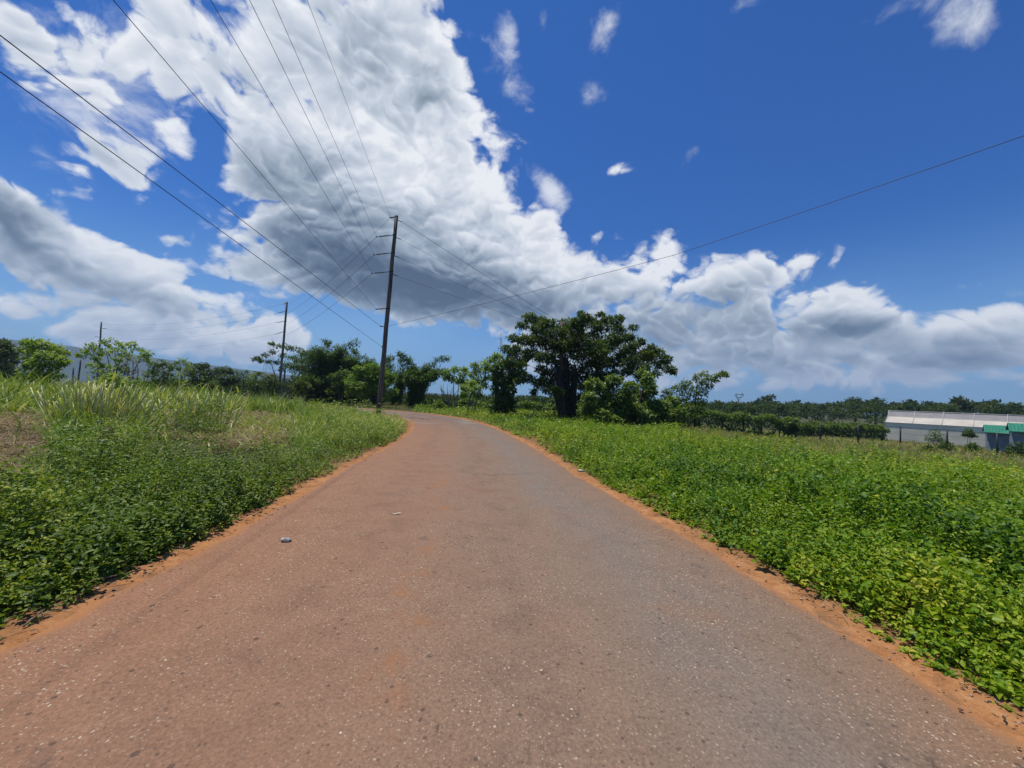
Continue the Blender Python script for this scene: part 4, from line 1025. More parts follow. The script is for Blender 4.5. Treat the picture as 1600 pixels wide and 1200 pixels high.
make_tree('round_tree', "dark round-crowned tree beyond the grass, left of its twin", 'tree', gp(312, 60), [stem(gp(312, 60), P(312, 585, 60), .2)], pxclumps([(308, 576, 9), (318, 574, 9), (300, 584, 9), (325, 584, 9), (312, 588, 12), (300, 597, 8), (326, 597, 8), (296, 608, 9), (313, 608, 9), (330, 608, 9)], 60, 1.5, .7), 'dark_leaf', ln=.4, per=700, tint=(.35, .2))
make_tree('round_tree', "dark round-crowned tree beyond the grass, right of its twin", 'tree', gp(350, 62), [stem(gp(350, 62), P(350, 590, 62), .2)], pxclumps([(340, 580, 8), (352, 579, 9), (362, 584, 8), (334, 590, 8), (350, 592, 12), (368, 594, 6), (342, 601, 8), (360, 601, 8), (338, 608, 9), (351, 608, 9), (364, 608, 9)], 62, 1.5, .7), 'dark_leaf', ln=.4, per=700, tint=(.35, .2))
make_tree('thin_tree', "thin grey-leaved tree between the round trees and the palms", 'tree', gp(381, 62), [stem(gp(381, 62), P(380, 585, 62), .08)], pxclumps([(376, 583, 4), (385, 581, 4), (380, 588, 5), (388, 588, 4), (373, 590, 4), (382, 597, 6)], 62, .8, .6), 'mid_leaf', ln=.35, per=120, tint=(.3, .2))
make_tree('dark_tree', "dark tree cut by the left frame edge below the ridge", 'tree', gp(8, 48), [stem(gp(8, 48), P(8, 550, 48), .2)], pxclumps([(2, 536, 9), (12, 540, 9), (-8, 540, 10), (18, 550, 8), (5, 552, 13), (-12, 555, 12), (20, 562, 8), (6, 566, 12), (14, 576, 10), (-2, 578, 12), (10, 588, 12), (24, 588, 9)], 48, 1.5, .7), 'dark_leaf', ln=.35, per=700, tint=(.35, .2))
for px, r, py, lab in ((425, 10, 600, "dark bush at the foot of the middle pole"), (400, 8, 604, "dark low bush under the small date palm"), (335, 7, 606, "small olive bush at the edge of the tall grass, below the twin trees")):
    make_tree('bush', lab, 'bush', gp(px, 52), [stem(gp(px, 52), P(px, py, 52), .05)], pxclumps([(px - r, py, r), (px + r, py + 2, r), (px, py - r * .6, r), (px, py + r, r * 1.2)], 52, .6, .75), 'dark_leaf', ln=.3, per=600, tint=(.4, .2))

# --- hedge of vines along the old fence behind the trees
def hedge(label, pts, name='vine_hedge', mat='ivy_leaf', tint=(.40, .2), dens=520, ln=.2):
    """pts: (px, top py, D, thickness)"""
    b = gp(pts[0][0], pts[0][2]); t = tag(empty(name, b), label, 'hedge'); lv = Leaves()
    P3 = np.array([[*P(px, py, D), th] for px, py, D, th in pts]); d = np.r_[0, np.cumsum(np.linalg.norm(np.diff(P3[:, :3], axis=0), axis=1))]
    for s in np.arange(0, d[-1], .55):
        c = np.array([np.interp(s, d, P3[:, i]) for i in range(4)]); gz = tz(c[0], c[1]); h = c[2] - gz
        top = c[2] - .25 + .18 * math.sin(s * 1.7) + rng.normal(0, .07)
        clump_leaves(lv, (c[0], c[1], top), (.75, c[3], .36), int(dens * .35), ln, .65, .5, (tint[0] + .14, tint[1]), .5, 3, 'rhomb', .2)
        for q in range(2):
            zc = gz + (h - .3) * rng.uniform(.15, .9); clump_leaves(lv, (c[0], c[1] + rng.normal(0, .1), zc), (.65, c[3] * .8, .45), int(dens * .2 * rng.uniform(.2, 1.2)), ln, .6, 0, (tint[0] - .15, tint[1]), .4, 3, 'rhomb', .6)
    for s in np.arange(.8, d[-1], 2.6):
        c = np.array([np.interp(s, d, P3[:, i]) for i in range(4)]); gz = tz(c[0], c[1])
        mb = MB(); mb.tube(bend((c[0], c[1], gz - .2), (c[0] + rng.normal(0, .08), c[1], c[2] - .2), 4, 0, .03), .06, 6); rel(mb.build('stake', M['bark'], None, True), t)
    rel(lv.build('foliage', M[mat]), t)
hedge("long vine hedge behind the saplings and the smothered trunk", [(640, 632, 46, .5), (690, 626, 44, .5), (740, 627, 42, .5), (800, 630, 40, .5), (870, 634, 38.5, .5), (915, 637, 38, .5)])
hedge("flat-topped vine hedge running from the slender tree towards the wire fence", [(1040, 644, 36, .5), (1110, 646, 36.5, .55), (1170, 649, 38, .55), (1215, 653, 39.5, .55), (1245, 657, 40.5, .5)])
hedge("low olive bank of scrub along the fence left of the greenhouse", [(1250, 664, 46, .8), (1290, 663, 50, .9), (1340, 664, 54, .9), (1382, 668, 58, .9)], 'scrub_bank', 'mid_leaf', (.3, .2), 420, .24)
for px, py, D, r, lab, mat in ((1240, 668, 40, 7, "dark bush at the right end of the flat-topped hedge", 'dark_leaf'), (1461, 682, 55, 13, "grey green bush growing against the greenhouse wall", 'mid_leaf'),
                        (1514, 677, 50, 8, "small greyish sapling in front of the greenhouse wall", 'mid_leaf'), (1479, 699, 36, 9, "dark low bush beside the fence below the greenhouse", 'dark_leaf'), (1452, 704, 34, 7, "second dark low bush below the greenhouse, further left and flatter", 'dark_leaf'),
                        (1590, 705, 33, 14, "dark bush in front of the grey hut at the right frame edge", 'dark_leaf'), (1520, 700, 36, 8, "olive bush between the fence and the green-roofed hut", 'mid_leaf')):
    make_tree('bush', lab, 'bush', gp(px, D), [stem(gp(px, D) + [q, 0, 0], P(px + q * 6, py, D), .03) for q in (-.2, .2)],
              pxclumps([(px - r * .5, py, r * .6), (px + r * .5, py + 1, r * .6), (px, py - r * .5, r * .55), (px + r * .2, py + r * .5, r * .6), (px - r * .8, py + r * .4, r * .45), (px + r * .9, py + r * .5, r * .45)], D, .4, .75), mat, ln=.2, per=620, tint=(.3, .18))

# --- far trees: single crowns that stand out, then the low wood between them
def far_tree(label, px, top, D, wpx, lay, mat='far_leaf'):
    b = gp(px, D); cl = []
    for i in range(lay):
        f = i / max(1, lay - 1); y = top + f * (648 - top) * .55
        for j in range(3 if i else 2):
            cl.append((px + rng.uniform(-.5, .5) * wpx * (.45 + .55 * f) * 1.6, y + rng.uniform(-1, 1.5), wpx * rng.uniform(.22, .34)))
    make_tree('far_tree', label, 'tree', b, [stem(b, P(px, top + 6, D), .35)], pxclumps(cl, D, 3, .5), mat, ln=.9, wd=.5, per=330, tint=(.4, .25), limb=.12, group='trees standing above the far wood')
for a in (("flat-topped dark tree rising above the wood right of the pylon", 1200, 621, 135, 20, 4), ("rounded far tree midway between pylon and greenhouse", 1243, 630, 140, 16, 4), ("small pointed far tree left of the twin far crowns", 1183, 629, 140, 12, 4),
          ("wide umbrella-shaped far tree just left of the greenhouse", 1368, 627, 120, 26, 4), ("umbrella-shaped far tree left of the widest one", 1336, 626, 130, 20, 4), ("ragged far tree behind the left part of the greenhouse roof", 1423, 630, 110, 16, 3),
          ("layered dark far tree above the middle of the greenhouse roof", 1497, 626, 105, 22, 4), ("broad dome-crowned far tree above the right part of the greenhouse roof", 1546, 631, 105, 28, 4), ("rounded far tree at the right end of the wood, beside open sky", 1582, 634, 108, 18, 3),
          ("low rounded far tree at the left end of the wood", 1118, 631, 125, 18, 4), ("pale far tree showing above the middle greenhouse roof", 1455, 633, 110, 16, 3)):
    far_tree(*a)
wl = Leaves()
for px in np.arange(215, 1640, 5.5):
    top = np.interp(px, [215, 300, 420, 520, 620, 700, 800, 900, 1000, 1090, 1150, 1230, 1290, 1340, 1400, 1460, 1530, 1600, 1640], [599, 599, 598, 600, 618, 622, 622, 624, 632, 632, 633, 632, 634, 631, 634, 635, 632, 640, 645])
    D = rng.uniform(95, 150) if px > 1060 else rng.uniform(60, 95)
    hz = 588 + px * .0437
    for q in range(4):
        y = top + 3 + rng.random() * (hz + 10 - top) * (q / 3.0) + rng.uniform(-3.0, 3.0); R = rng.uniform(5, 9) * D / FPX
        clump_leaves(wl, P(px + rng.uniform(-4, 4), y, D + q * -3), (R * 1.3, R * 1.3, R * .75), 110, .75 * D / 130, .5, .5, (rng.uniform(.2, .7), .2), .6)
tag(wl.build('woods', M['far_leaf']), "low dark band of far woodland along the horizon right of the bend", 'woods', kind='stuff')

# --- two stumps of cut cane in the left field
def cane(label, px0, px1, top, basepy, D, n, tint):
    c = P((px0 + px1) / 2, basepy, D); c[2] = tz(c[0], c[1]); t = tag(empty('cane_clump', c), label, 'cane', 'cut cane clumps in the left field'); lv = Leaves(); mb = MB(); w = (px1 - px0) * D / FPX
    for i in range(n):
        off = np.array([rng.normal(0, w * .20), rng.normal(0, .25), 0]); h = (basepy - top) * D / FPX * rng.uniform(.5, 1.0)
        d = np.array([off[0] * .55 + rng.normal(0, .12), rng.normal(0, .12), h])
        pts = bend(c + off - [0, 0, .05], c + off + d, 5, 0, .04); mb.tube(pts, np.linspace(.026, .014, 5), 6, True, 0.5)
        sd = unit(np.array([[rng.normal(), rng.normal(), .15]]))
        for q in range(2):
            if rng.random() < .75:
                lv.put(blade_arrays(pts[rng.integers(1, 5)][None], rng.normal(size=(1, 2)), np.array([rng.uniform(.25, .6)]), np.array([.055]), np.array([rng.uniform(.1, .8)]), 4), np.clip(rng.normal(tint, .15, 1), 0, 1))
    rel(mb.build('stalks', M['cane_stalk'], None, True), t); rel(lv.build('foliage', M['grass']), t)
M['cane_stalk'] = flat_mat("cane_stalk", (.60, .56, .22), .55, .35, 9, col2=(.34, .38, .11))
cane("wide clump of cut cane stalks with a bent stalk, nearer the frame edge", 85, 215, 600, 680, 10.2, 130, .85)
cane("narrower clump of cut cane stalks beside the brown cut grass", 255, 335, 612, 682, 10.6, 90, .82)
# ---------------------------------------------------------------- poles, wires, fence, buildings, small things
INS = {}
def pole(label, base, top, r0, r1, mat, arms, name='utility_pole', group='utility poles along the lane'):
    """arms: (photo px of the wire end, fraction up the pole) -> insulators"""
    base = np.asarray(base, float); top = np.asarray(top, float)
    t = tag(empty(name, base), label, 'pole', group)
    mb = MB(); k = 10; f = np.linspace(0, 1, k)[:, None]; pts = base - np.array([0, 0, .4]) + (top - base + np.array([0, 0, .4])) * f
    pts[1:-1] += rng.normal(0, r0 * .06, (k - 2, 3)); mb.tube(pts, np.linspace(r0, r1, k), 14)
    rel(mb.build('shaft', M[mat], None, True), t)
    for end, frac, side in arms:
        end = np.asarray(end, float); a = base + (top - base) * frac; d = unit(end - a); L_ = np.linalg.norm(end - a)
        m2 = MB(); a0 = a + d * r1 * .6
        m2.tube([a0, a0 + d * L_ * .28], .028, 8)                                  # steel bracket
        n = max(3, int(L_ / .09))
        m2.tube([a0 + d * L_ * .28, a0 + d * L_ * .86], .022, 8)
        for i in range(n):
            c = a0 + d * L_ * (.32 + .50 * i / n); m2.tube([c - d * .012, c + d * .012], .048, 10)   # sheds
        m2.ball(end, .055, 8, 6)
        rel(m2.build('insulator', M['porcelain'], None, False), t)
    # steel bands where the brackets are bolted on
    for end, frac, side in arms:
        a = base + (top - base) * frac; d = unit(top - base); m2 = MB(); rr = r0 + (r1 - r0) * frac
        m2.tube([a - d * .05, a + d * .05], rr * 1.07, 14); rel(m2.build('band', M['dark_steel'], None, True), t)
    return t

D1, D2, D3, DS = 25.6, 52.0, 77.0, 30.0
b1_ = P(591, 643, D1); b1_[2] = tz(b1_[0], D1); t1 = P(619.5, 337, D1)
def onpole(base, top, py):  # point of the pole at a picture row
    fs = np.linspace(0, 1, 400); q = base[None] + (top - base)[None] * fs[:, None]; _, yy = project(q[:, 0], q[:, 1], q[:, 2])
    i = int(np.argmin(abs(yy - py))); return q[i], fs[i]
E1 = [P(610, 340, D1 - .2), P(588.5, 370, D1 - .4), P(585, 398, D1 - .4), P(581.5, 427, D1 - .4)]
LOW = [P(588, 483, D1 - .3), P(595, 510, D1 - .2), P(597, 542, D1 - .2)]
arms = [(E1[i], onpole(b1_, t1, py)[1], -1) for i, py in enumerate((339, 367, 395, 424))] + [(LOW[0], onpole(b1_, t1, 482)[1], -1)]
pole1 = pole("tall weathered wooden utility pole at the bend, leaning slightly right", b1_, t1, .165, .115, 'pole_wood', arms)
for q in LOW[1:]:
    m2 = MB(); a = onpole(b1_, t1, project(*[np.array([v]) for v in q])[1][0])[0]; m2.tube([a, q], .03, 8); m2.ball(q, .05, 8, 6)
    rel(m2.build('cable_clamp', M['dark_steel'], None, False), pole1)
RT = []
for py in (343, 370, 399, 427):
    a = onpole(b1_, t1, py)[0]; e = a + np.array([.42, .06, -.13]); m2 = MB(); m2.tube([a, e], .026, 8); RT.append(e)
    rel(m2.build('guy_bracket', M['dark_steel'], None, False), pole1)

b2_ = P(436, 606, D2); b2_[2] = tz(b2_[0], D2); t2 = P(448.5, 472, D2)
E2 = [P(444, 475, D2 - .3), P(435, 489, D2 - .6), P(432, 504, D2 - .6), P(431, 522, D2 - .6)]
pole("middle wooden utility pole rising from the grass in front of the layered tree", b2_, t2, .165, .12, 'old_pole_wood', [(E2[i], onpole(b2_, t2, py)[1], -1) for i, py in enumerate((473.5, 486, 502, 518))])
b3_ = P(152, 596, D3); b3_[2] = tz(b3_[0], D3); t3 = P(158.5, 503, D3)
E3 = [P(166, 513.5, D3 - .3), P(149, 526, D3 - .3)]
pole("farthest wooden utility pole, on the left behind the broad-leaved shrub", b3_, t3, .16, .12, 'old_pole_wood', [(E3[0], onpole(b3_, t3, 513)[1], 1), (E3[1], onpole(b3_, t3, 527)[1], -1)])
bs_ = P(879, 655, DS); bs_[2] = tz(bs_[0], DS); ts = P(877, 503, DS)
pole("short brown guy pole standing in the crown of the spreading tree", bs_, ts, .15, .12, 'pole_wood', [])
for (bx, by, tx, ty, D, lab) in ((27, 560, 31.5, 534, 60, "thin dark post near the left frame edge, left of the bright shrub"), (121, 590, 126, 562, 40, "thin leaning grey post between the two bright shrubs"), (114, 586, 115, 574, 45, "shortest thin post left of the leaning grey post")):
    b_ = P(bx, by + 10, D); b_[2] = tz(b_[0], D); mb = MB(); mb.tube(bend(b_, P(tx, ty, D), 5, 0, .01), .07, 8); tag(mb.build('wooden_post', M['old_pole_wood'], None, True), lab, 'post')

def wire(label, pts, sag=0.0, r=.009, group=None, k=40):
    """a hanging cable through the given points"""
    pts = [np.asarray(p, float) for p in pts]; Q = []
    for a, b in zip(pts[:-1], pts[1:]):
        t = np.linspace(0, 1, k)[:, None]; q = a + (b - a) * t; q[:, 2] -= (4 * sag * t * (1 - t))[:, 0] * np.linalg.norm(b - a) / 40.0; Q.append(q)
    mb = MB(); mb.tube(np.concatenate([Q[0]] + [q[1:] for q in Q[1:]]), r, 6); return tag(mb.build('power_line', M['cable'], None, True), label, 'cable', group)
def overhead(end, px, py, z, ext=14.0):
    a = Z(px, py, z); d = unit(a - end); return [end, a, a + d * ext]
GO = 'cables running overhead to the tall pole'
for e, px, z, lab, r in ((E1[0], 480, 12.6, "thinnest overhead wire, reaching the very top of the tall pole", .006), (E1[1], 426, 11.6, "overhead cable ending on the tall pole's highest long insulator", .0075),
                      (E1[2], 390, 10.6, "overhead cable ending on the tall pole's middle long insulator", .0075), (E1[3], 329, 9.7, "overhead cable ending on the tall pole's lowest long insulator", .0075)):
    wire(lab, overhead(e, px, 0, z), 0, r, GO)
wire("overhead wire ending on the small low insulator of the tall pole", overhead(LOW[0], 177, 0, 7.6), 0, .007, GO)
wire("thick overhead cable entering at the left frame edge, upper of two", overhead(LOW[1], 0, 55, 6.8), 0, .010, GO)
wire("overhead cable entering at the left frame edge, lower of two", overhead(LOW[2], 0, 112, 6.1), 0, .009, GO)
wire("single long cable crossing the open blue sky on the right", [LOW[1] + [.35, 0, 0], Z(1050, 399.5, 7.2), Z(1600, 212, 7.6), Z(1600, 212, 7.6) + 12 * unit(Z(1600, 212, 7.6) - Z(1050, 399.5, 7.2))], .15, .008)
for i, (e, py, lab) in enumerate(zip(RT, (504, 507, 512, 520), ("top guy wire from the tall pole down into the spreading tree", "second guy wire from the top, tall pole to spreading tree", "third guy wire from the top, tall pole to spreading tree", "lowest guy wire from the tall pole to the spreading tree"))):
    wire(lab, [e, onpole(bs_, ts, py)[0] + [-.1, 0, 0]], .1, .011 if i == 0 else .008, 'guy wires to the short pole')
DE2 = [onpole(b2_, t2, py)[0] + [.3, 0, -.1] for py in (474, 488, 504, 522)]
for i, lab in enumerate(("faint top wire between the tall pole and the middle pole", "cable from the tall pole's highest long insulator to the middle pole", "cable from the tall pole's middle long insulator to the middle pole", "cable from the tall pole's lowest long insulator to the middle pole")):
    wire(lab, [E1[i], DE2[i]], .5, (.006 if i == 0 else .010), 'cables between the tall and the middle pole')
for i, (s, py, lab) in enumerate(zip(E2, (505, 513.5, 526, 540), ("faint top wire from the middle pole to the farthest pole", "highest cable from the middle pole to the farthest pole", "middle cable from the middle pole to the farthest pole", "lowest cable from the middle pole to the farthest pole"))):
    wire(lab, [s, onpole(b3_, t3, py)[0] + [.1, 0, 0]], .9, .008, 'cables between the middle and the farthest pole')
wire("wire from the farthest pole running off behind the left shrubs", [E3[1], P(110, 546, 84), P(-60, 590, 100)], .3, .010)

# lattice towers
def lattice(name, label, base, top, w0, w1, mat, arms=(), n=9, r=.06, cat='pylon', bands=None):
    base = np.asarray(base, float); top = np.asarray(top, float); t = tag(empty(name, base), label, cat); ax = top - base
    cor = lambda f, s: base + ax * f + np.array([s[0], s[1], 0]) * (w0 + (w1 - w0) * f) / 2; S = [(-1, -1), (1, -1), (1, 1), (-1, 1)]
    mats = bands or [mat]
    for bi, mt_ in enumerate(mats):
        mb = MB()
        for i in range(n):
            if i % len(mats) != bi: continue
            f0, f1 = i / n, (i + 1) / n
            for q in range(4):
                a, b = S[q], S[(q + 1) % 4]
                if bands: mb.tube([cor(f0, a), cor(f1, a)], r, 4)
                mb.tube([cor(f0, a), cor(f1, b)], r * .7, 4); mb.tube([cor(f0, b), cor(f1, a)], r * .7, 4); mb.tube([cor(f1, a), cor(f1, b)], r * .7, 4)
        if bands: rel(mb.build('lattice', M[mt_]), t)
    if not bands:
        mb = MB(); fs = np.linspace(0, 1, 4 * n + 1)                     # zigzag bracing round the four legs, one run
        mb.tube([cor(f, S[i % 4]) for i, f in enumerate(fs)], r * .7, 4); rel(mb.build('bracing', M[mat]), t)
        for q in S:
            mb = MB(); mb.tube([cor(f, q) for f in (0, .5, 1)], r, 4); rel(mb.build('leg', M[mat]), t)
    for a, b in arms:
        mb = MB(); mb.tube([a, b], r * 1.3, 5); rel(mb.build('arm', M[mat]), t)
    return t
M['red_paint'] = flat_mat("red_mast_paint", (.30, .11, .09), .6, .3, 5); M['white_paint'] = flat_mat("white_mast_paint", (.62, .60, .58), .6, .2, 5)
DP = 210.0
bp_ = P(1155, 652, DP); wst = P(1154.5, 626, DP)
top_l, top_r = P(1149, 614.5, DP), P(1160.5, 614, DP)
lattice('pylon', "pale steel power pylon with a forked head above the far wood", bp_, wst, 2.6, .9, 'steel', [(wst, top_l), (wst, top_r), (P(1147, 617, DP), P(1163, 616.5, DP)), (top_l, P(1155, 617, DP)), (top_r, P(1155, 617, DP)), (P(1151, 621, DP), P(1159, 621, DP)), (P(1151, 621, DP), wst + [0, .3, 0]), (P(1147, 617, DP), P(1151, 621, DP)), (P(1163, 616.5, DP), P(1159, 621, DP))], 7, .10)
lattice('radio_mast', "thin red and white lattice mast behind the smothered trunk", P(786, 640, 70), P(782.5, 523, 70), .75, .30, 'red_paint', [(P(782.5, 523, 70), P(783, 520, 70)), (P(778.5, 545, 70), P(786, 543, 70)), (P(778.5, 541, 70), P(778.5, 549, 70))], 8, .028, 'mast', ['red_paint', 'white_paint'])
lattice('lattice_mast', "thin grey lattice mast leaning beside the layered tree", P(412, 606, 75), P(421, 541, 75), .9, .4, 'steel', (), 7, .022, 'mast')
lattice('lattice_mast', "thinner upright lattice mast just left of the middle pole", P(426, 604, 76), P(425.5, 529, 76), .7, .3, 'steel', [(P(423, 537, 76), P(428, 536, 76))], 8, .02, 'mast')
lattice('lattice_mast', "faint thin mast above the bamboo, right of the near pole", P(624, 620, 80), P(622.5, 551, 80), .6, .25, 'steel', (), 8, .018, 'mast')

# wire fence in the right field
FP = [(1188, 658, 690, 43), (1282, 660, 683, 40), (1341, 662, 682, 39), (1407, 667, 693, 41), (1480, 671, 694, 38.5), (1558, 677, 712, 33), (1640, 684, 730, 29)]
ft = None; tops = []
M['net'] = None
for px, ty, by, D in FP:
    x = P(px, 650, D)[0]; b = np.array([x, D, tz(x, D)]); tp = P(px, ty, D); tp[2] = max(tp[2], b[2] + 1.2)
    if ft is None: ft = tag(empty('wire_fence', b), "sagging wire fence on thin dark posts crossing the right field", 'fence')
    mb = MB(); mb.tube([b - [0, 0, .3], tp], .07, 8); rel(mb.build('post', M['dark_steel'], None, True), ft); tops.append((b, tp))
for f in (1.0, .66, .33):
    mb = MB()
    for (b0_, t0_), (b1__, t1__) in zip(tops[:-1], tops[1:]):
        a = b0_ + (t0_ - b0_) * f; c = b1__ + (t1__ - b1__) * f; q = bend(a, c, 8, 0, .0); q[:, 2] -= np.sin(np.linspace(0, math.pi, 8)) * .08; mb.tube(q, .016 if f == 1.0 else .008, 5)
    rel(mb.build('strand', M['dark_steel'], None, True), ft)

# greenhouse: long shed of pale netting and plastic
M['net_wall'] = flat_mat("greenhouse_wall_net", (.88, .77, .57), .85, .22, .5, col2=(.78, .68, .49)); M['film'] = flat_mat("greenhouse_film", (.58, .52, .42), .5, .12, .8)
M['grey_net'] = flat_mat("greenhouse_grey_net", (.34, .315, .30), .8, .1, .8); M['rib'] = flat_mat("greenhouse_rib", (.50, .48, .44), .5, .1, 3)
gl = P(1383, 681, 67); gr = P(1700, 715, 51.5)
gz = min(gl[2], tz(gl[0], gl[1])) - .1
dx = np.array([gr[0] - gl[0], gr[1] - gl[1]]); Lg = np.linalg.norm(dx); ux = np.array([*(dx / Lg), 0]); uy = np.array([-ux[1], ux[0], 0])
o_ = np.array([gl[0], gl[1], gz]); hw = P(1383, 659.5, 67)[2] - gz; h1 = P(1386, 650, 69)[2] - gz; h2 = P(1387, 641.5, 70)[2] - gz
prof_ = [(0, 0), (0, hw), (.7, hw + .30 * (h1 - hw)), (1.6, hw + .68 * (h1 - hw)), (2.6, h1), (3.3, h2), (4.6, h2 + .05), (6.2, h1), (8.2, hw), (8.2, 0)]
gh = tag(empty('greenhouse', o_), "long pale greenhouse of netting and plastic film at the right", 'greenhouse')
pt = lambda s, i, e=0: o_ + ux * s + uy * (prof_[i][0]) + np.array([0, 0, prof_[i][1] + e])
def strip(name, idx, mat, nseg=12):
    mb = MB()
    for i in idx:
        for sgm in range(nseg):
            a, b = Lg * sgm / nseg, Lg * (sgm + 1) / nseg; mb.add([pt(a, i), pt(b, i), pt(b, i + 1), pt(a, i + 1)], [(0, 1, 2, 3)])
    rel(mb.build(name, M[mat]), gh)
strip('front_wall', [0], 'net_wall'); strip('film_roof', [1, 2, 3], 'film'); strip('vent_band', [4], 'grey_net'); strip('rear_roof', [5, 6, 7], 'film'); strip('rear_wall', [8], 'net_wall')
mb = MB(); mb.add([pt(0, i) for i in range(10)], [tuple(range(10))]); rel(mb.build('end_wall', M['net_wall']), gh)
for s in np.linspace(0, Lg, 7):
    mb = MB(); mb.tube([pt(s, i) + np.array([0, 0, .03]) - uy * .03 for i in range(1, 7)], .05, 6); rel(mb.build('rib', M['rib'], None, True), gh)
for i, nm in ((1, 'gutter'), (4, 'purlin'), (5, 'ridge_bar')):
    mb = MB(); mb.tube([pt(-.1, i) - uy * .06, pt(Lg, i) - uy * .06], .055, 6); rel(mb.build(nm, M['rib'], None, True), gh)

# two huts with green metal roofs
mt, T, b, o = new_mat("green_roof"); pos = T.obj(); sp = T.N.new('ShaderNodeSeparateXYZ'); T.L.new(pos, sp.inputs[0])
T.set(b.inputs['Base Color'], T.mix(T.rng(T.noise(pos, 3, 4, .6), .35, .7), (.022, .17, .085), (.045, .24, .13))); b.inputs['Roughness'].default_value = .45; M['green_roof'] = mt
M['hut_wall'] = flat_mat("hut_wall", (.24, .28, .31), .8, .2, 2)
def hut(label, pxl, pxr, eave, ridge, basepy, D, over):
    a = P(pxl, eave, D); b_ = a + np.array([.66, -.75, 0]) * over; z0 = tz(a[0], D) - .3; t = tag(empty('hut', (a[0], a[1], z0)), label, 'hut', 'huts at the right frame edge')
    u_ = b_ - a; u_[2] = 0; Lh = np.linalg.norm(u_); u_ /= Lh; v_ = np.array([-u_[1], u_[0], 0]); dpt = 4.4; he = a[2] - z0; hr = he + .85; o0 = np.array([a[0], a[1], z0])
    mb = MB(); w = lambda s, q, h: o0 + u_ * s + v_ * q + np.array([0, 0, h])
    mb.add([w(.25, .3, 0), w(Lh - .2, .3, 0), w(Lh - .2, .3, he), w(.25, .3, he), w(.25, dpt - .3, 0), w(Lh - .2, dpt - .3, 0), w(Lh - .2, dpt - .3, he), w(.25, dpt - .3, he), w(.25, dpt / 2, hr - .12), w(Lh - .2, dpt / 2, hr - .12)],
           [(0, 1, 2, 3), (5, 4, 7, 6), (4, 0, 3, 8, 7), (1, 5, 6, 9, 2)]); rel(mb.build('wall', M['hut_wall']), t)
    mb = MB(); n = int(Lh / .12)
    for side in (0, 1):
        for i in range(n):   # corrugated sheet
            s0, s1 = Lh * i / n, Lh * (i + 1) / n; e0, e1 = (.03 if i % 2 else 0), (0 if i % 2 else .03)
            q0, q1 = (0, dpt / 2) if side == 0 else (dpt, dpt / 2); mb.add([w(s0, q0, he + e0), w(s1, q0, he + e1), w(s1, q1, hr + e1), w(s0, q1, hr + e0)], [(0, 1, 2, 3)])
    rel(mb.build('roof', M['green_roof']), t)
    mb = MB(); c = w(Lh / 2, -.012, he - .03); mb.box(c, (Lh, .05, .14), math.atan2(u_[1], u_[0])); rel(mb.build('fascia', M['green_roof']), t)
hut("low grey hut under a bright green corrugated roof in front of the greenhouse", 1538, 1590, 675, 665, 700, 46, 4.6)
hut("second green-roofed hut cut by the right frame edge, slightly nearer", 1577, 1680, 673.5, 662.5, 705, 41, 6.5)

# ---------------------------------------------------------------- small things on the ground
M['stone'] = flat_mat("pale_stone", (.50, .48, .43), .85, .45, 25, bump=.4, col2=(.16, .15, .14)); M['paper'] = flat_mat("crumpled_paper", (.55, .54, .51), .8, .15, 30)
M['rust'] = flat_mat("dark_rusty_wood", (.075, .045, .032), .95, .5, 10, bump=.6); M['pale_leaf'] = flat_mat("dry_pale_leaf", (.55, .47, .34), .8, .25, 30)
def small(name, label, cat, px, py, build, mat, lift=0.0):
    c = G0(px, py, .012); mb = MB(); build(mb, c + np.array([0, 0, lift])); return tag(mb.build(name, M[mat], None, False), label, cat)
def rock(s, sq): return lambda mb, c: (mb.ball(c + [0, 0, s * sq[2] * .7], s, 11, 8, sq, .13), mb.ball(c + [s * .75, .01, s * sq[2] * .5], s * .55, 9, 6, sq, .15))
small('stone', "grey white stone lying alone on the left half of the asphalt", 'stone', 446, 846, rock(.040, (1.25, .75, .55)), 'stone')
def flatleaf(mb, c):
    k = 7; t = np.linspace(-1, 1, k); w = .013 * (1 - t ** 2) + .003
    V = [(c[0] + q * .052, c[1] + s * ww + .006 * q, c[2] + .022 - .008 * abs(s) + .006 * math.sin(q * 3)) for q, ww in zip(t, w) for s in (-1, 0, 1)]
    mb.add(V, [(i * 3 + j, i * 3 + 3 + j, i * 3 + 4 + j, i * 3 + 1 + j) for i in range(k - 1) for j in (0, 1)])
small('fallen_leaf', "narrow pale dry leaf lying near the middle of the asphalt", 'leaf', 620, 804, flatleaf, 'pale_leaf')
def paper(s):
    def f(mb, c):
        mb.ball(c + [0, 0, s * .5], s, 9, 6, (1.3, .8, .55), .25); mb.ball(c + [s * .9, .02, s * .3], s * .6, 8, 5, (1.2, .7, .4), .3)
    return f
small('litter_scrap', "crumpled grey white scrap at the weed edge left of the lane", 'litter', 206, 861, paper(.034), 'paper')
small('litter_scrap', "small torn white scrap on the sand just below the crumpled one", 'litter', 196, 879, paper(.028), 'paper')
small('litter_scrap', "pale flattened scrap on the right sandy shoulder", 'litter', 1378, 962, paper(.02), 'paper')
small('litter_scrap', "tiny bright scrap at the right verge halfway to the bend", 'litter', 908, 737, paper(.045), 'paper')
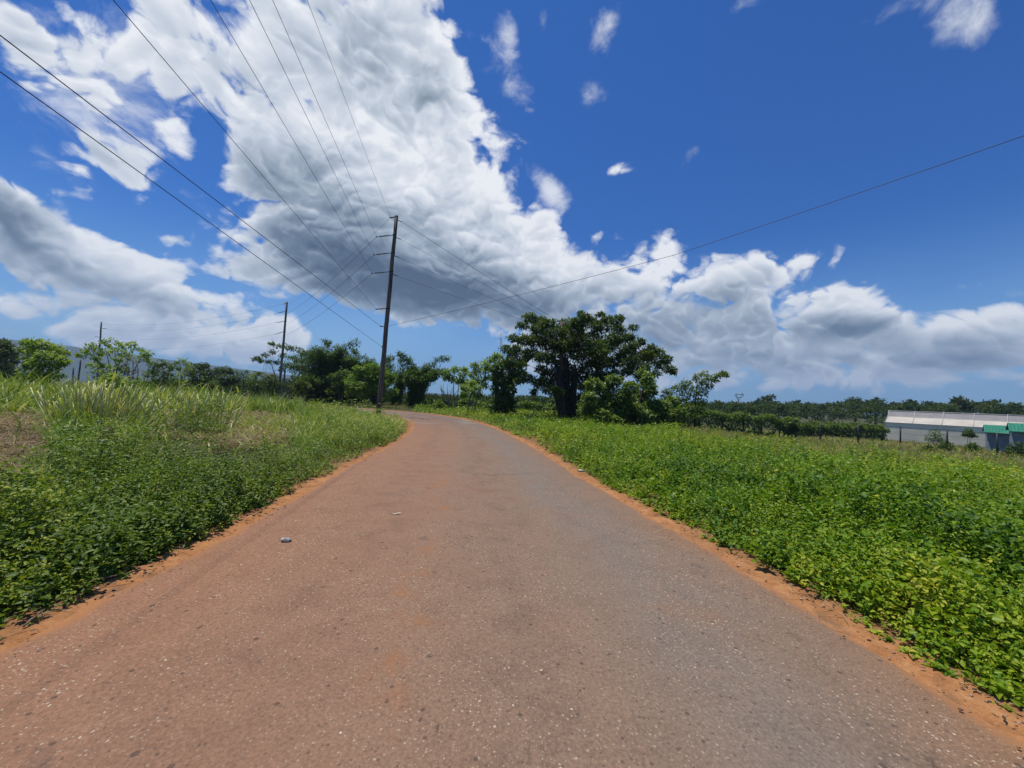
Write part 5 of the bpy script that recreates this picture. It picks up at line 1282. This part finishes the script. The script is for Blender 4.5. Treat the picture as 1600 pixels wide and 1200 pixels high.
def stick(px2, py2, r, lift=.02):
    def f(mb, c):
        e = G0(px2, py2, .012) + np.array([0, 0, lift]); mb.tube(bend(c + [0, 0, .012], e, 7, .04, .12), np.linspace(r, r * .5, 7), 6)
    return f
small('stick', "long pale dry stalk lying along the left sandy edge", 'stick', 85, 928, stick(182, 909, .006, .05), 'twig')
small('stick', "short dead twig on the sand in the lower left corner", 'stick', 36, 982, stick(70, 964, .007, .05), 'twig')
small('stick', "short dry stick by the weeds just left of the lone stone", 'stick', 308, 838, stick(332, 806, .008, .10), 'twig')
small('stick', "thin dry twig on the right shoulder near the lower corner", 'stick', 1405, 998, stick(1425, 985, .005, .07), 'twig')
c = P(172, 745, 6.9); c[2] = tz(c[0], c[1]); mb = MB()
mb.tube(bend(c + [-.05, 0, -.1], c + [-.16, .05, .62], 6, 0, .1), [.17, .15, .13, .13, .10, .03], 9); mb.tube(bend(c + [.16, -.05, -.1], c + [.12, 0, .42], 5, 0, .1), [.16, .15, .12, .10, .04], 9)
tag(mb.build('tree_stump', M['rust'], None, True), "dark reddish brown broken stump buried in the left weeds", 'stump')
# ---------------------------------------------------------------- haze in the air
mb = MB(); mb.box((0, 500, 140), (7600, 7600, 300)); 
hm = bpy.data.materials.new("haze"); hm.use_nodes = True; T = NT(hm.node_tree); T.N.clear()
o = T.N.new('ShaderNodeOutputMaterial'); v = T.N.new('ShaderNodeVolumePrincipled'); v.inputs['Color'].default_value = (.52, .73, 1.0, 1); v.inputs['Density'].default_value = 0.00028
v.inputs['Anisotropy'].default_value = 0.2
T.L.new(v.outputs[0], o.inputs['Volume'])
hz_ = mb.build('haze', hm); tag(hz_, "thin bluish summer haze softening the far ridge", 'haze', kind='stuff')
scene.cycles.max_bounces = 6; scene.cycles.diffuse_bounces = 3; scene.cycles.glossy_bounces = 2; scene.cycles.transmission_bounces = 4
scene.cycles.volume_bounces = 0; scene.cycles.transparent_max_bounces = 6
scene.cycles.use_adaptive_sampling = True; scene.cycles.adaptive_threshold = 0.01
scene.cycles.sample_clamp_indirect = 6.0
